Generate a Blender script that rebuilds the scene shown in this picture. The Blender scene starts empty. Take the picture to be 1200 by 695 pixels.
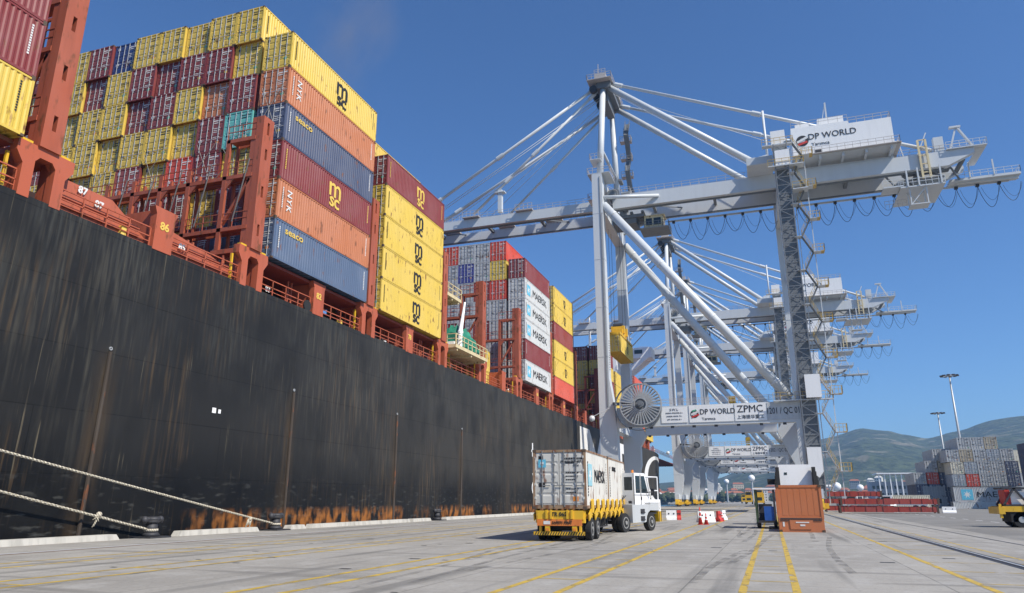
import bpy, bmesh, math, random
from mathutils import Vector, Matrix
from mathutils.noise import noise as pnoise, fractal
R = math.radians
random.seed(7)
sc = bpy.context.scene
col = sc.collection

# ------------------------------------------------------------------ camera
cam = bpy.data.cameras.new('camera'); camo = bpy.data.objects.new('camera', cam); col.objects.link(camo)
cam.sensor_width = 36; cam.lens = 36 * 840 / 1200
cam.clip_start = .1; cam.clip_end = 20000
PITCH = math.atan2(238.5, 840); YAW = math.atan2(305, math.hypot(840, 238.5))
camo.location = (0, 0, 1.75)
camo.rotation_euler = (R(90) + PITCH, 0, YAW)
sc.camera = camo

# ------------------------------------------------------------------ sky, sun, exposure
SUNV = Vector((3.4, -1.3, 4.0)).normalized()
w = bpy.data.worlds.new('World'); sc.world = w; w.use_nodes = True
nt = w.node_tree; nt.nodes.clear()
sky = nt.nodes.new('ShaderNodeTexSky'); sky.sky_type = 'NISHITA'; sky.sun_disc = False
sky.sun_elevation = math.asin(SUNV.z); sky.sun_rotation = math.atan2(SUNV.x, SUNV.y)
sky.air_density = 1.0; sky.dust_density = .4; sky.ozone_density = 8.0
bg = nt.nodes.new('ShaderNodeBackground'); bg.inputs[1].default_value = .098
wo = nt.nodes.new('ShaderNodeOutputWorld')
hz = nt.nodes.new('ShaderNodeMix'); hz.data_type = 'RGBA'; hz.blend_type = 'MULTIPLY'; hz.inputs[0].default_value = 1; hz.inputs[7].default_value = (.80, 1.0, 1.17, 1)
nt.links.new(sky.outputs[0], hz.inputs[6]); nt.links.new(hz.outputs[2], bg.inputs[0]); nt.links.new(bg.outputs[0], wo.inputs[0])
sun = bpy.data.lights.new('sun', 'SUN'); sun.energy = 5.0; sun.angle = R(.5); sun.color = (1, .93, .82)
suno = bpy.data.objects.new('sun', sun); col.objects.link(suno)
suno.rotation_euler = SUNV.to_track_quat('Z', 'Y').to_euler()
sc.view_settings.view_transform = 'Standard'; sc.view_settings.look = 'None'
sc.view_settings.exposure = .30; sc.view_settings.gamma = 1; sc.view_settings.use_curve_mapping = False
sc.cycles.volume_bounces = 0; sc.cycles.max_bounces = 6; sc.cycles.transparent_max_bounces = 12

# ------------------------------------------------------------------ materials
def newmat(name):
    m = bpy.data.materials.new(name); m.use_nodes = True
    n = m.node_tree; b = n.nodes['Principled BSDF']
    return m, n, b
def nd(n, t, **k):
    x = n.nodes.new(t)
    for a, v in k.items(): setattr(x, a, v)
    return x
def rgba(c): return (c[0], c[1], c[2], 1)
def noise_fac(n, scale, detail=4, stretch=(1, 1, 1), lo=.4, hi=.6, coord='Object', off=None):
    tc = nd(n, 'ShaderNodeTexCoord'); mp = nd(n, 'ShaderNodeMapping'); mp.inputs['Scale'].default_value = stretch
    n.links.new(tc.outputs[coord], mp.inputs['Vector'])
    if off:
        oi = nd(n, 'ShaderNodeObjectInfo'); mu = nd(n, 'ShaderNodeVectorMath', operation='SCALE'); mu.inputs[0].default_value = (37, 91, 53)
        n.links.new(oi.outputs['Random'], mu.inputs['Scale']); n.links.new(mu.outputs[0], mp.inputs['Location'])
    t = nd(n, 'ShaderNodeTexNoise'); t.inputs['Scale'].default_value = scale; t.inputs['Detail'].default_value = detail
    n.links.new(mp.outputs[0], t.inputs['Vector'])
    r = nd(n, 'ShaderNodeMapRange'); r.inputs[1].default_value = lo; r.inputs[2].default_value = hi
    n.links.new(t.outputs[0], r.inputs[0])
    return r.outputs[0]
def mixc(n, fac, a, b, mode='MIX'):
    x = nd(n, 'ShaderNodeMix', data_type='RGBA', blend_type=mode)
    if isinstance(fac, (int, float)): x.inputs[0].default_value = fac
    else: n.links.new(fac, x.inputs[0])
    for i, v in ((6, a), (7, b)):
        if isinstance(v, tuple): x.inputs[i].default_value = rgba(v)
        else: n.links.new(v, x.inputs[i])
    return x.outputs[2]
def mul(n, a, k):
    x = nd(n, 'ShaderNodeMath', operation='MULTIPLY'); n.links.new(a, x.inputs[0])
    if isinstance(k, (int, float)): x.inputs[1].default_value = k
    else: n.links.new(k, x.inputs[1])
    return x.outputs[0]
RUST = (.16, .055, .02)
_mc = {}
def paint(name, c, rough=.5, metal=0, dirt=.25, rust=.0, fade=.15, scale=1.0):
    """painted steel: slow fading, vertical run-off streaks of dirt and rust spots"""
    if name in _mc: return _mc[name]
    m, n, b = newmat(name)
    d = tuple(x * .5 for x in c); f = tuple(min(1, x * .8 + .16) for x in c)
    o = mixc(n, mul(n, noise_fac(n, .35 * scale, 3, off=1), fade), c, f)
    o = mixc(n, mul(n, noise_fac(n, 2.6 * scale, 7, (1, 1, .12), .46, .80, off=1), dirt * 1.3), o, d)
    if rust:
        o = mixc(n, mul(n, noise_fac(n, 3.1 * scale, 8, (1, 1, .35), .62 - .1 * rust, .70 - .1 * rust, off=1), .85), o, RUST)
    n.links.new(o, b.inputs['Base Color'])
    b.inputs['Roughness'].default_value = rough; b.inputs['Metallic'].default_value = metal
    _mc[name] = m; return m
def flat(name, c, rough=.6, metal=0):
    if name in _mc: return _mc[name]
    m, n, b = newmat(name)
    o = mixc(n, mul(n, noise_fac(n, 4, 4), .25), c, tuple(x * .65 for x in c))
    n.links.new(o, b.inputs['Base Color']); b.inputs['Roughness'].default_value = rough; b.inputs['Metallic'].default_value = metal
    _mc[name] = m; return m
C = dict(yellow=(.66, .465, .07), maroon=(.205, .030, .028), orange=(.46, .155, .06), navy=(.055, .072, .13), blue=(.085, .125, .205),
         darkblue=(.01, .035, .15), teal=(.13, .44, .40), red=(.56, .06, .028), white=(.55, .56, .55), grey=(.45, .465, .47),
         brown=(.26, .045, .035), violet=(.05, .06, .25), cream=(.62, .58, .46), tan=(.42, .36, .26), slate=(.32, .36, .40),
         coral=(.60, .10, .06))
def cmat(k): return paint('container_' + k, C[k], .5, 0, .16, .10, .18)
M_crane = paint('crane_grey_paint', (.57, .60, .62), .42, 0, .12, 0, .08, .4)
M_craned = paint('crane_dark_grey_paint', (.15, .165, .18), .6, 0, .3, 0, .1, .5)
M_rail = flat('handrail_paint', (.46, .43, .41), .5)
M_yrail = flat('yellow_handrail_paint', (.55, .38, .10), .5)
M_white = paint('white_paint', (.84, .84, .83), .4, 0, .12, .0, .05)
M_red = paint('ship_red_oxide_paint', (.43, .098, .043), .55, 0, .35, .25, .12, .8)
M_redd = paint('ship_dark_and_shaded_red_paint', (.24, .04, .025), .6, 0, .35, .35, .1, .8)  # deck red; also painted shade on the far lashing frames
M_black = flat('black_rubber', (.018, .018, .018), .75)
M_dark = flat('dark_steel', (.045, .045, .05), .6, .2)
M_galv = flat('galvanised_steel', (.45, .465, .47), .45, .2)
M_yel = paint('machine_yellow_paint', (.72, .43, .02), .45, 0, .3, .2, .05)
M_cast = flat('corner_steel', (.09, .06, .04), .7)
M_glass, n_, b_ = newmat('dark_glass'); b_.inputs['Base Color'].default_value = (.02, .03, .035, 1); b_.inputs['Roughness'].default_value = .06
M_mw = flat('marking_white', (.72, .72, .70)); M_mb = flat('marking_black', (.02, .02, .022)); M_my = flat('marking_yellow', (.75, .52, .10))
M_mlb = flat('marking_light_blue', (.12, .48, .66)); M_mg = flat('marking_green', (.08, .42, .25)); M_mr = flat('marking_red', (.55, .04, .03)); M_mo = flat('marking_orange', (.75, .25, .03))
M_cream = paint('cream_paint', (.66, .55, .32), .5, 0, .25, .3, .1)
M_conc = flat('pale_concrete', (.42, .41, .38), .9)

# ------------------------------------------------------------------ mesh builder
class MB:
    def __init__(s, off=(0, 0, 0)): s.v = []; s.f = []; s.o = Vector(off); s.m = []; s.cur = 0
    def add(s, vs, fs):
        k = len(s.v); s.v += [Vector(p) - s.o for p in vs]; s.f += [tuple(i + k for i in f) for f in fs]; s.m += [s.cur] * len(fs)
        return s
    def box(s, x0, x1, y0, y1, z0, z1):
        return s.add([(x0, y0, z0), (x1, y0, z0), (x1, y1, z0), (x0, y1, z0), (x0, y0, z1), (x1, y0, z1), (x1, y1, z1), (x0, y1, z1)],
                     [(0, 3, 2, 1), (4, 5, 6, 7), (0, 1, 5, 4), (1, 2, 6, 5), (2, 3, 7, 6), (3, 0, 4, 7)])
    def cbox(s, c, sx, sy, sz): return s.box(c[0] - sx / 2, c[0] + sx / 2, c[1] - sy / 2, c[1] + sy / 2, c[2] - sz / 2, c[2] + sz / 2)
    def beam(s, p, q, wd, h, up=(0, 0, 1)):
        p = Vector(p); q = Vector(q); d = (q - p).normalized(); u = Vector(up)
        if abs(d.dot(u)) > .98: u = Vector((0, 1, 0))
        a = d.cross(u).normalized() * wd / 2; b = a.cross(d).normalized() * h / 2
        return s.add([p - a - b, p + a - b, p + a + b, p - a + b, q - a - b, q + a - b, q + a + b, q - a + b],
                     [(0, 1, 2, 3), (7, 6, 5, 4), (0, 4, 5, 1), (1, 5, 6, 2), (2, 6, 7, 3), (3, 7, 4, 0)])
    def tube(s, p, q, r, r2=None, n=10):
        p = Vector(p); q = Vector(q); d = (q - p).normalized(); r2 = r if r2 is None else r2
        u = Vector((0, 0, 1)) if abs(d.z) < .98 else Vector((1, 0, 0))
        a = d.cross(u).normalized(); b = d.cross(a)
        vs = [p + (a * math.cos(t) + b * math.sin(t)) * r for t in [2 * math.pi * i / n for i in range(n)]]
        vs += [q + (a * math.cos(t) + b * math.sin(t)) * r2 for t in [2 * math.pi * i / n for i in range(n)]]
        return s.add(vs, [(i, (i + 1) % n, n + (i + 1) % n, n + i) for i in range(n)] + [tuple(range(n - 1, -1, -1)), tuple(range(n, 2 * n))])
    def path(s, pts, r, n=6):
        for a, b in zip(pts, pts[1:]): s.tube(a, b, r, n=n)
        return s
    def prism(s, poly, ax, a, b):
        """polygon in the two axes other than ax, extruded from a to b along ax"""
        def P(u, v, t): return (t, u, v) if ax == 0 else (u, t, v) if ax == 1 else (u, v, t)
        n = len(poly)
        return s.add([P(u, v, a) for u, v in poly] + [P(u, v, b) for u, v in poly],
                     [tuple(range(n)), tuple(range(2 * n - 1, n - 1, -1))] + [(i, i + n, (i + 1) % n + n, (i + 1) % n) for i in range(n)])
    def ring(s, c, ax, r0, r1, t0, t1, n=40):
        vs = []
        for i in range(n):
            a = 2 * math.pi * i / n
            for r, t in ((r0, t0), (r1, t0), (r1, t1), (r0, t1)):
                u, v = r * math.cos(a), r * math.sin(a)
                vs.append((c[0] + t, c[1] + u, c[2] + v) if ax == 0 else (c[0] + u, c[1] + t, c[2] + v) if ax == 1 else (c[0] + u, c[1] + v, c[2] + t))
        fs = []
        for i in range(n):
            j = (i + 1) % n
            for k in range(4): fs.append((4 * i + k, 4 * i + (k + 1) % 4, 4 * j + (k + 1) % 4, 4 * j + k))
        return s.add(vs, fs)
    def ball(s, c, r, n=10, m=7, sz=1):
        vs = []; fs = []
        for j in range(m + 1):
            ph = math.pi * j / m
            for i in range(n):
                a = 2 * math.pi * i / n
                vs.append((c[0] + r * math.sin(ph) * math.cos(a), c[1] + r * math.sin(ph) * math.sin(a), c[2] + sz * r * math.cos(ph)))
        for j in range(m):
            for i in range(n): fs.append((j * n + i, (j + 1) * n + i, (j + 1) * n + (i + 1) % n, j * n + (i + 1) % n))
        return s.add(vs, fs)
    def railing(s, p, q, h=1.05, sp=1.6, t=.05):
        p = Vector(p); q = Vector(q); L = (q - p).length; k = max(1, round(L / sp))
        for i in range(k + 1):
            a = p.lerp(q, i / k); s.beam(a, a + Vector((0, 0, h)), t, t)
        for z in (h, h * .55): s.beam(p + Vector((0, 0, z)), q + Vector((0, 0, z)), t, t)
        return s
    def build(s, name, mat, parent=None, smooth=False):
        me = bpy.data.meshes.new(name); me.from_pydata([tuple(p) for p in s.v], [], s.f)
        mats = mat if isinstance(mat, (list, tuple)) else [mat]
        for m in mats: me.materials.append(m)
        if len(mats) > 1: me.polygons.foreach_set('material_index', s.m)
        if smooth: me.polygons.foreach_set('use_smooth', [len(f) == 4 for f in s.f])
        me.update()
        bm = bmesh.new(); bm.from_mesh(me); bmesh.ops.recalc_face_normals(bm, faces=bm.faces); bm.to_mesh(me); bm.free()
        return link(name, me, parent)
def link(name, me, parent=None):
    o = bpy.data.objects.new(name, me); col.objects.link(o)
    if parent: o.parent = parent
    return o
def tag(o, label=None, cat=None, group=None, kind=None):
    if label: o['label'] = label
    if cat: o['category'] = cat
    if group: o['group'] = group
    if kind: o['kind'] = kind
    return o
def empty(name, loc, label, cat, group=None, rz=0):
    o = bpy.data.objects.new(name, None); o.empty_display_size = .3; col.objects.link(o); o.location = loc; o.rotation_euler = (0, 0, rz)
    return tag(o, label, cat, group)
def kids(root):
    return [c for c in root.children]
def copy_tree(o, parent=None):
    c = o.copy(); col.objects.link(c)
    if parent: c.parent = parent
    for ch in kids(o): copy_tree(ch, c)
    return c
_tm = {}
def text_mesh(s, size, bold=0.0, spacing=1.0, ext=.012, sx=1.0):
    k = (s, size, bold, spacing, ext, sx)
    if k in _tm: return _tm[k]
    cu = bpy.data.curves.new('lettering', 'FONT'); cu.body = s; cu.size = size; cu.align_x = 'CENTER'; cu.align_y = 'CENTER'
    cu.extrude = ext; cu.space_character = spacing; cu.resolution_u = 3
    o = bpy.data.objects.new('lettering', cu); col.objects.link(o)
    dg = bpy.context.evaluated_depsgraph_get(); dg.update()
    me = bpy.data.meshes.new_from_object(o.evaluated_get(dg), depsgraph=dg)
    bpy.data.objects.remove(o); bpy.data.curves.remove(cu)
    me.materials.clear()
    if sx != 1: me.transform(Matrix.Diagonal((sx, 1, 1, 1)))
    if bold:                                   # heavier strokes: the same glyphs laid again a hair apart
        bm = bmesh.new(); n0 = 0
        for q, (dx, dy) in enumerate(((0, 0), (1, 0), (-1, 0), (0, 1), (0, -1))):
            t = me.copy(); t.transform(Matrix.Translation((dx * bold, dy * bold, q * .0008))); bm.from_mesh(t); bpy.data.meshes.remove(t)
        bm.to_mesh(me); bm.free()
    _tm[k] = me; return me
ROT = {'-y': Matrix(((1, 0, 0), (0, 0, -1), (0, 1, 0))), '+x': Matrix(((0, 0, 1), (1, 0, 0), (0, 1, 0))), '-x': Matrix(((0, 0, -1), (-1, 0, 0), (0, 1, 0)))}
def text(name, s, size, loc, face, mat, parent=None, roll=0, **k):
    me = text_mesh(s, size, **k)
    me = me.copy(); me.materials.append(mat)
    o = link(name, me, parent); o.location = loc
    o.rotation_euler = (ROT[face] @ Matrix.Rotation(roll, 3, 'Z')).to_euler()
    return o

# ------------------------------------------------------------------ ground, quay, water, hills
def grid_mesh(xs, ys, z):
    vs = [(x, y, z(x, y)) for y in ys for x in xs]; n = len(xs)
    return vs, [(j * n + i, j * n + i + 1, (j + 1) * n + i + 1, (j + 1) * n + i) for j in range(len(ys) - 1) for i in range(n - 1)]
m, n, b = newmat('quay_concrete')
tc = nd(n, 'ShaderNodeTexCoord'); br = nd(n, 'ShaderNodeTexBrick'); br.offset = 0
br.inputs['Scale'].default_value = 1; br.inputs['Brick Width'].default_value = 5.2; br.inputs['Row Height'].default_value = 6.1
br.inputs['Mortar Size'].default_value = .018; br.inputs['Mortar Smooth'].default_value = .1
br.inputs['Color1'].default_value = (.325, .31, .28, 1); br.inputs['Color2'].default_value = (.285, .272, .247, 1); br.inputs['Mortar'].default_value = (.16, .155, .14, 1)
bm_ = nd(n, 'ShaderNodeMapping'); bm_.inputs['Location'].default_value = (1.9, 2.2, 0); n.links.new(tc.outputs['Object'], bm_.inputs['Vector']); n.links.new(bm_.outputs[0], br.inputs['Vector'])
o = mixc(n, mul(n, noise_fac(n, .22, 6, (1, .5, 1), .42, .66), .55), br.outputs[0], (.20, .19, .17))
o = mixc(n, mul(n, noise_fac(n, 1.4, 8, (1, .55, 1), .5, .72), .6), o, (.38, .37, .35))
o = mixc(n, mul(n, noise_fac(n, .5, 8, (1.6, .07, 1), .56, .66), .6), o, (.10, .098, .092))
o = mixc(n, mul(n, noise_fac(n, .9, 8, (.12, 1.3, 1), .56, .66), .5), o, (.13, .125, .115))
o = mixc(n, mul(n, noise_fac(n, 9, 6, (1, 1, 1), .5, .8), .5), o, (.13, .125, .12))
n.links.new(o, b.inputs['Base Color']); b.inputs['Roughness'].default_value = .85
bp = nd(n, 'ShaderNodeBump'); bp.inputs['Strength'].default_value = .25; bp.inputs['Distance'].default_value = .02
n.links.new(noise_fac(n, 22, 6, lo=0, hi=1), bp.inputs['Height']); n.links.new(bp.outputs[0], b.inputs['Normal'])
M_quay = m
QX = -28.9
g = MB(); g.box(QX, 2600, -120, 3200, -6, 0)
tag(g.build('ground', M_quay), 'grey concrete quay apron with joints and stains', kind='structure')
m, n, b = newmat('harbour_water'); b.inputs['Base Color'].default_value = (.01, .03, .035, 1); b.inputs['Roughness'].default_value = .12
bp = nd(n, 'ShaderNodeBump'); bp.inputs['Strength'].default_value = .6; bp.inputs['Distance'].default_value = .3
n.links.new(noise_fac(n, .8, 5, lo=0, hi=1), bp.inputs['Height']); n.links.new(bp.outputs[0], b.inputs['Normal'])
g = MB(); g.add([(-2600, -200, -2.8), (QX + .3, -200, -2.8), (QX + .3, 3200, -2.8), (-2600, 3200, -2.8)], [(0, 1, 2, 3)])
tag(g.build('water', m), kind='structure')
M_line, n, b = newmat('worn_yellow_road_paint')
tr = nd(n, 'ShaderNodeBsdfTransparent'); mx = nd(n, 'ShaderNodeMixShader'); outn = n.nodes['Material Output']
n.links.new(mixc(n, noise_fac(n, 3, 5), (.50, .34, .045), (.38, .27, .06)), b.inputs['Base Color']); b.inputs['Roughness'].default_value = .8
n.links.new(noise_fac(n, 2.2, 9, (1, .5, 1), .54, .68), mx.inputs[0]); n.links.new(b.outputs[0], mx.inputs[1]); n.links.new(tr.outputs[0], mx.inputs[2]); n.links.new(mx.outputs[0], outn.inputs[0])
M_faint = M_line.copy(); M_faint.name = 'faded_yellow_road_paint'
for x in M_faint.node_tree.nodes:
    if x.type == 'MAP_RANGE' and abs(x.inputs[2].default_value - .68) < .01: x.inputs[1].default_value = .47; x.inputs[2].default_value = .70
def lines(name, mat, rects, z=.004):
    g = MB()
    for x0, x1, y0, y1 in rects: g.add([(x0, y0, z), (x1, y0, z), (x1, y1, z), (x0, y1, z)], [(0, 1, 2, 3)])
    return tag(g.build(name, mat), kind='structure')
rc = [(x - .08, x + .08, 2, 260) for x in (-.72, .30, 4.05, -5.35, -4.15)] + [(6.95, 7.05, 2, 120)]
lines('lane_marking', M_line, rc)
rc = [(-.64, .22, y, y + .09) for y in range(8, 60, 2)] + [(4.13, 6.9, y, y + .1) for y in range(10, 60, 3)]
rc += [(x - .10, x + .10, 2, 240) for x in (-10.2, -9.2, -15.2, -16.4, -19.6, -20.9)] + [(-16.3, -15.3, y, y + .1) for y in range(12, 80, 4)] + [(-5.3, -4.2, y, y + .09) for y in range(8, 90, 3)]
lines('faded_lane_marking', M_faint, rc)
# crane rails set into dark grooves, cable slot
g = MB(); g.box(6.02, 6.46, -20, 700, -.02, .006)
tag(g.build('rail_groove', M_dark), kind='structure')
g = MB(); g.box(6.20, 6.28, -20, 700, .008, .03); g.box(-24.34, -24.26, -20, 700, .008, .03)
tag(g.build('crane_rail', M_galv), kind='structure')
g = MB(); g.box(-24.5, -24.1, -20, 700, -.02, .006); tag(g.build('rail_groove', flat('rust_groove', (.13, .07, .04), .8)), kind='structure')
g = MB(); g.box(9.3, 9.42, -20, 260, -.02, .006); tag(g.build('drain_slot', M_dark), kind='structure')
g = MB(); g.box(-28.2, -27.6, -20, 700, -.02, .005); tag(g.build('quay_coping', flat('coping_stain', (.27, .25, .22), .9)), kind='structure')
m, n, b = newmat('dark_asphalt_yard')
o = mixc(n, noise_fac(n, .3, 7, lo=.4, hi=.65), (.16, .155, .145), (.215, .208, .192)); o = mixc(n, mul(n, noise_fac(n, 8, 6, lo=.5, hi=.8), .5), o, (.08, .08, .075))
n.links.new(o, b.inputs['Base Color']); b.inputs['Roughness'].default_value = .9
g = MB(); g.add([(10.7, 38, .004), (1200, 38, .004), (1200, 860, .004), (10.7, 860, .004)], [(0, 1, 2, 3)]); tag(g.build('yard_pavement', m), kind='structure')
g = MB()
for i in range(60): y = 45 + i * 5; g.add([(17, y, .008), (17.15, y, .008), (17.15, y + 2.4, .008), (17, y + 2.4, .008)], [(0, 1, 2, 3)])
tag(g.build('dashed_white_line', M_mw), kind='structure')
# manhole patches
g = MB(); rnd = random.Random(31)
for i in range(26):
    x = rnd.choice((-8.8, -7.0, -3.2, -1.4, 1.6, -12.5, -14.2)) + rnd.uniform(-.5, .5); y = rnd.uniform(6, 60); L = rnd.uniform(5, 22); dr = rnd.uniform(-.12, .12); pts = [(x + dr * t * L + .3 * math.sin(t * 3 + i), y + t * L) for t in [k / 8 for k in range(9)]]
    for (a, b2), (c, d) in zip(pts, pts[1:]): g.add([(a - .11, b2, .006), (a + .11, b2, .006), (c + .11, d, .006), (c - .11, d, .006)], [(0, 1, 2, 3)])
M_ty = M_line.copy(); M_ty.name = 'tyre_rubber_marks'
for x_ in M_ty.node_tree.nodes:
    if x_.type == 'MIX': x_.inputs[6].default_value = (.16, .155, .15, 1); x_.inputs[7].default_value = (.19, .185, .175, 1)
    if x_.type == 'MAP_RANGE' and abs(x_.inputs[2].default_value - .68) < .01: x_.inputs[1].default_value = .05; x_.inputs[2].default_value = .62
tag(g.build('tyre_marks', M_ty), kind='structure')
g = MB()
for i in range(70):
    x = random.uniform(-22, 12); y = random.uniform(10, 60); wx = random.uniform(.12, .4)
    g.add([(x, y, .005), (x + wx, y, .005), (x + wx, y + wx * .6, .005), (x, y + wx * .6, .005)], [(0, 1, 2, 3)])
tag(g.build('stain_patch', M_dark), kind='structure')

# hills
SKY = [(-60, 1.5), (-20, 1.2), (-10, 1.2), (-3.8, 1.6), (-1.3, 2.5), (2, 3.9), (4.5, 4.45), (6.5, 4.95), (8, 4.75), (9.1, 4.43), (10.4, 4.12), (12.2, 4.5), (14.4, 5.1), (16, 5.3), (20, 5.7), (30, 5.0), (60, 4)]
def skyl(a):
    for (a0, e0), (a1, e1) in zip(SKY, SKY[1:]):
        if a0 <= a <= a1:
            t = (a - a0) / (a1 - a0); t = t * t * (3 - 2 * t) * .5 + t * .5
            return e0 + (e1 - e0) * t
    return 1.2
RP = 2500.0
def hill_z(a, r):
    top = RP * math.tan(R(skyl(a)))
    t = max(0, min(1, (r - 950) / (RP - 950)))
    s = t ** 1.25
    x, y = r * math.sin(R(a)), r * math.cos(R(a))
    nz = fractal(Vector((x / 420, y / 420, 3)), .9, 2.1, 6) * 34 + pnoise(Vector((x / 60, y / 60, 1))) * 3
    z = top * s + nz * min(1, t * 3) * (1 - .75 * t)
    if r > RP: z = top - (r - RP) * .12
    return z - 1.5 + min(1, t * 8) * 1.5
azs = [-26 + i * .22 for i in range(300)]; rs = [900 + i * 26 for i in range(95)]
vs = [(r * math.sin(R(a)), r * math.cos(R(a)), hill_z(a, r)) for r in rs for a in azs]; k = len(azs)
fs = [(j * k + i, j * k + i + 1, (j + 1) * k + i + 1, (j + 1) * k + i) for j in range(len(rs) - 1) for i in range(k - 1)]
m, n, b = newmat('wooded_hillside')
o = mixc(n, noise_fac(n, .05, 8, lo=.38, hi=.62), (.018, .032, .014), (.055, .075, .03))
o = mixc(n, noise_fac(n, .009, 9, (1, .5, 1), .575, .63), o, (.13, .12, .075))
o = mixc(n, mul(n, noise_fac(n, .02, 9, (1, 1, 2), .61, .645), .6), o, (.26, .23, .17))
n.links.new(o, b.inputs['Base Color']); b.inputs['Roughness'].default_value = .95
bp = nd(n, 'ShaderNodeBump'); bp.inputs['Strength'].default_value = 1; bp.inputs['Distance'].default_value = 14
n.links.new(noise_fac(n, .035, 9, lo=0, hi=1), bp.inputs['Height']); n.links.new(bp.outputs[0], b.inputs['Normal'])
g = MB(); g.add(vs, fs); tag(g.build('hills', m, smooth=True), kind='structure')

# ------------------------------------------------------------------ containers
W2 = 1.219
def corr_side(g, x, L, h, depth, sgn, y0=.1):
    """corrugated wall along y at x, rising z .16 .. h-.1; sgn = outward direction"""
    n = max(4, round((L - 2 * y0) / .278)); p = (L - 2 * y0) / n; z0, z1 = .15, h - .09
    prof = []
    for i in range(n):
        a = y0 + i * p
        prof += [(a, 0), (a + p * .27, 0), (a + p * .5, 1), (a + p * .77, 1)]
    prof.append((L - y0, 0))
    vs = []
    for y, d in prof:
        xx = x - sgn * depth * d; vs += [(xx, y, z0), (xx, y, z1)]
    k = len(prof)
    g.add(vs, [(2 * i, 2 * i + 2, 2 * i + 3, 2 * i + 1) for i in range(k - 1)])
_cm = {}
def cmeshes(L, h, det):
    key = (L, h, det)
    if key in _cm: return _cm[key]
    out = {}
    body = MB()
    for s in (1, -1): corr_side(body, s * (W2 - .012), L, h, .04, s)
    n = round(L / .32); p = (L - .2) / n                # roof
    vs = []
    for i in range(n * 2 + 1):
        y = .1 + i * p / 2; z = h - .02 - (.02 if i % 2 else 0); vs += [(-W2 + .05, y, z), (W2 - .05, y, z)]
    body.add(vs, [(2 * i, 2 * i + 1, 2 * i + 3, 2 * i + 2) for i in range(n * 2)])
    body.box(-W2 + .05, W2 - .05, L - .1, L - .05, .12, h - .08)
    body.box(-W2 + .05, W2 - .05, .06, L - .06, .13, .16)
    for i in range(int(L / .6)): body.box(-W2 + .05, W2 - .05, .3 + i * .6, .36 + i * .6, .03, .129)
    out['body'] = body
    fr = MB()
    for sx in (1, -1):
        for y0, y1 in ((0, .1), (L - .1, L)):
            fr.box(min(sx * W2, sx * (W2 - .1)), max(sx * W2, sx * (W2 - .1)), y0 + .004, y1 - .004, .12, h - .12)
        fr.box(min(sx * (W2 - .004), sx * (W2 - .06)), max(sx * (W2 - .004), sx * (W2 - .06)), .1, L - .1, h - .1, h - .012)
        fr.box(min(sx * (W2 - .004), sx * (W2 - .06)), max(sx * (W2 - .004), sx * (W2 - .06)), .1, L - .1, .03, .16)
    for y0, y1 in ((.006, .09), (L - .09, L - .006)):
        fr.box(-W2 + .1, W2 - .1, y0, y1, h - .12, h - .01); fr.box(-W2 + .1, W2 - .1, y0, y1, .02, .17)
    out['frame'] = fr
    cs = MB()
    for sx in (1, -1):
        for y0, y1 in ((-.004, .17), (L - .17, L + .004)):
            for z0, z1 in ((0, .12), (h - .12, h)):
                a, b2 = sx * (W2 + .003), sx * (W2 - .16); cs.box(min(a, b2), max(a, b2), y0, y1, z0, z1)
    out['corner_casting'] = cs
    if det:
        for s, nm in ((-1, 'doorL'), (1, 'doorR')):
            d = MB(); x0, x1 = (-W2 + .105, -.012) if s < 0 else (.012, W2 - .105)
            z0, z1 = .18, h - .13
            d.box(x0, x1, .045, .07, z0, z1)
            d.box(x0, x0 + .06, .025, .0449, z0, z1); d.box(x1 - .06, x1, .025, .0449, z0, z1)
            k = 5; hh = (z1 - z0) / k
            for i in range(k):
                d.prism([(.0449, z0 + i * hh + .02), (.0449, z0 + (i + 1) * hh - .02), (.025, z0 + (i + 1) * hh - .08), (.025, z0 + i * hh + .08)], 0, x0 + .0601, x1 - .0601)
            for i in range(4):
                zz = z0 + .25 + i * (z1 - z0 - .5) / 3
                xx = x0 - .03 if s < 0 else x1 - .05; d.box(xx, xx + .08, .0, .0249, zz, zz + .1)
            out[nm] = d
            rods = MB()
            for fx in (.3, .8):
                x = x0 + (x1 - x0) * (fx if s < 0 else 1 - fx)
                rods.tube((x, -.005, .1), (x, -.005, h - .05), .024, n=6)
                for zz in (.2, .8, 1.35, 1.9, h - .3): rods.box(x - .06, x + .06, -.012, .0248, zz, zz + .06)
                rods.box(x, x + s * -.38 if s < 0 else x + .38, -.03, -.012, 1.0, 1.04) if s > 0 else rods.box(x, x + .38, -.03, -.012, 1.0, 1.04)
            out['rod' + nm[-1]] = rods
        mk = MB(); rnd = random.Random(3)
        for (x, z, ww, hh2) in ((.25, h - .45, .75, .09), (.3, h - .62, .35, .07), (.3, h - 1.05, .55, .05), (.3, h - 1.2, .55, .05), (.3, h - 1.35, .4, .05), (.32, h - 1.75, .5, .05), (.32, h - 1.9, .4, .05), (-.95, h - .5, .22, .22), (-.95, .95, .3, .18)):
            if hh2 > .15: mk.box(x, x + ww, .018, .0245, z, z + hh2)
            else:
                a = x
                while a < x + ww:
                    b2 = a + rnd.uniform(.03, .09); mk.box(a, b2, .018, .0245, z, z + hh2); a = b2 + .02
        out['marking'] = mk
        s2 = MB(); s2.box(.62, .86, .017, .0244, h - 2.25, h - 2.05); out['sticker'] = s2
        sm = MB(); rnd = random.Random(5)
        for yy, top in ((.55, h - .5), (L - .62, h - .4)):      # vertical number column on the sunlit side
            zz = top
            while zz > top - 1.5: sm.box(W2 - .013, W2 - .008, yy, yy + .1, zz - .09, zz); zz -= .13
        out['side_marking'] = sm
    _cm[key] = {k: v.build(k, M_dark).data for k, v in out.items()}
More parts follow.
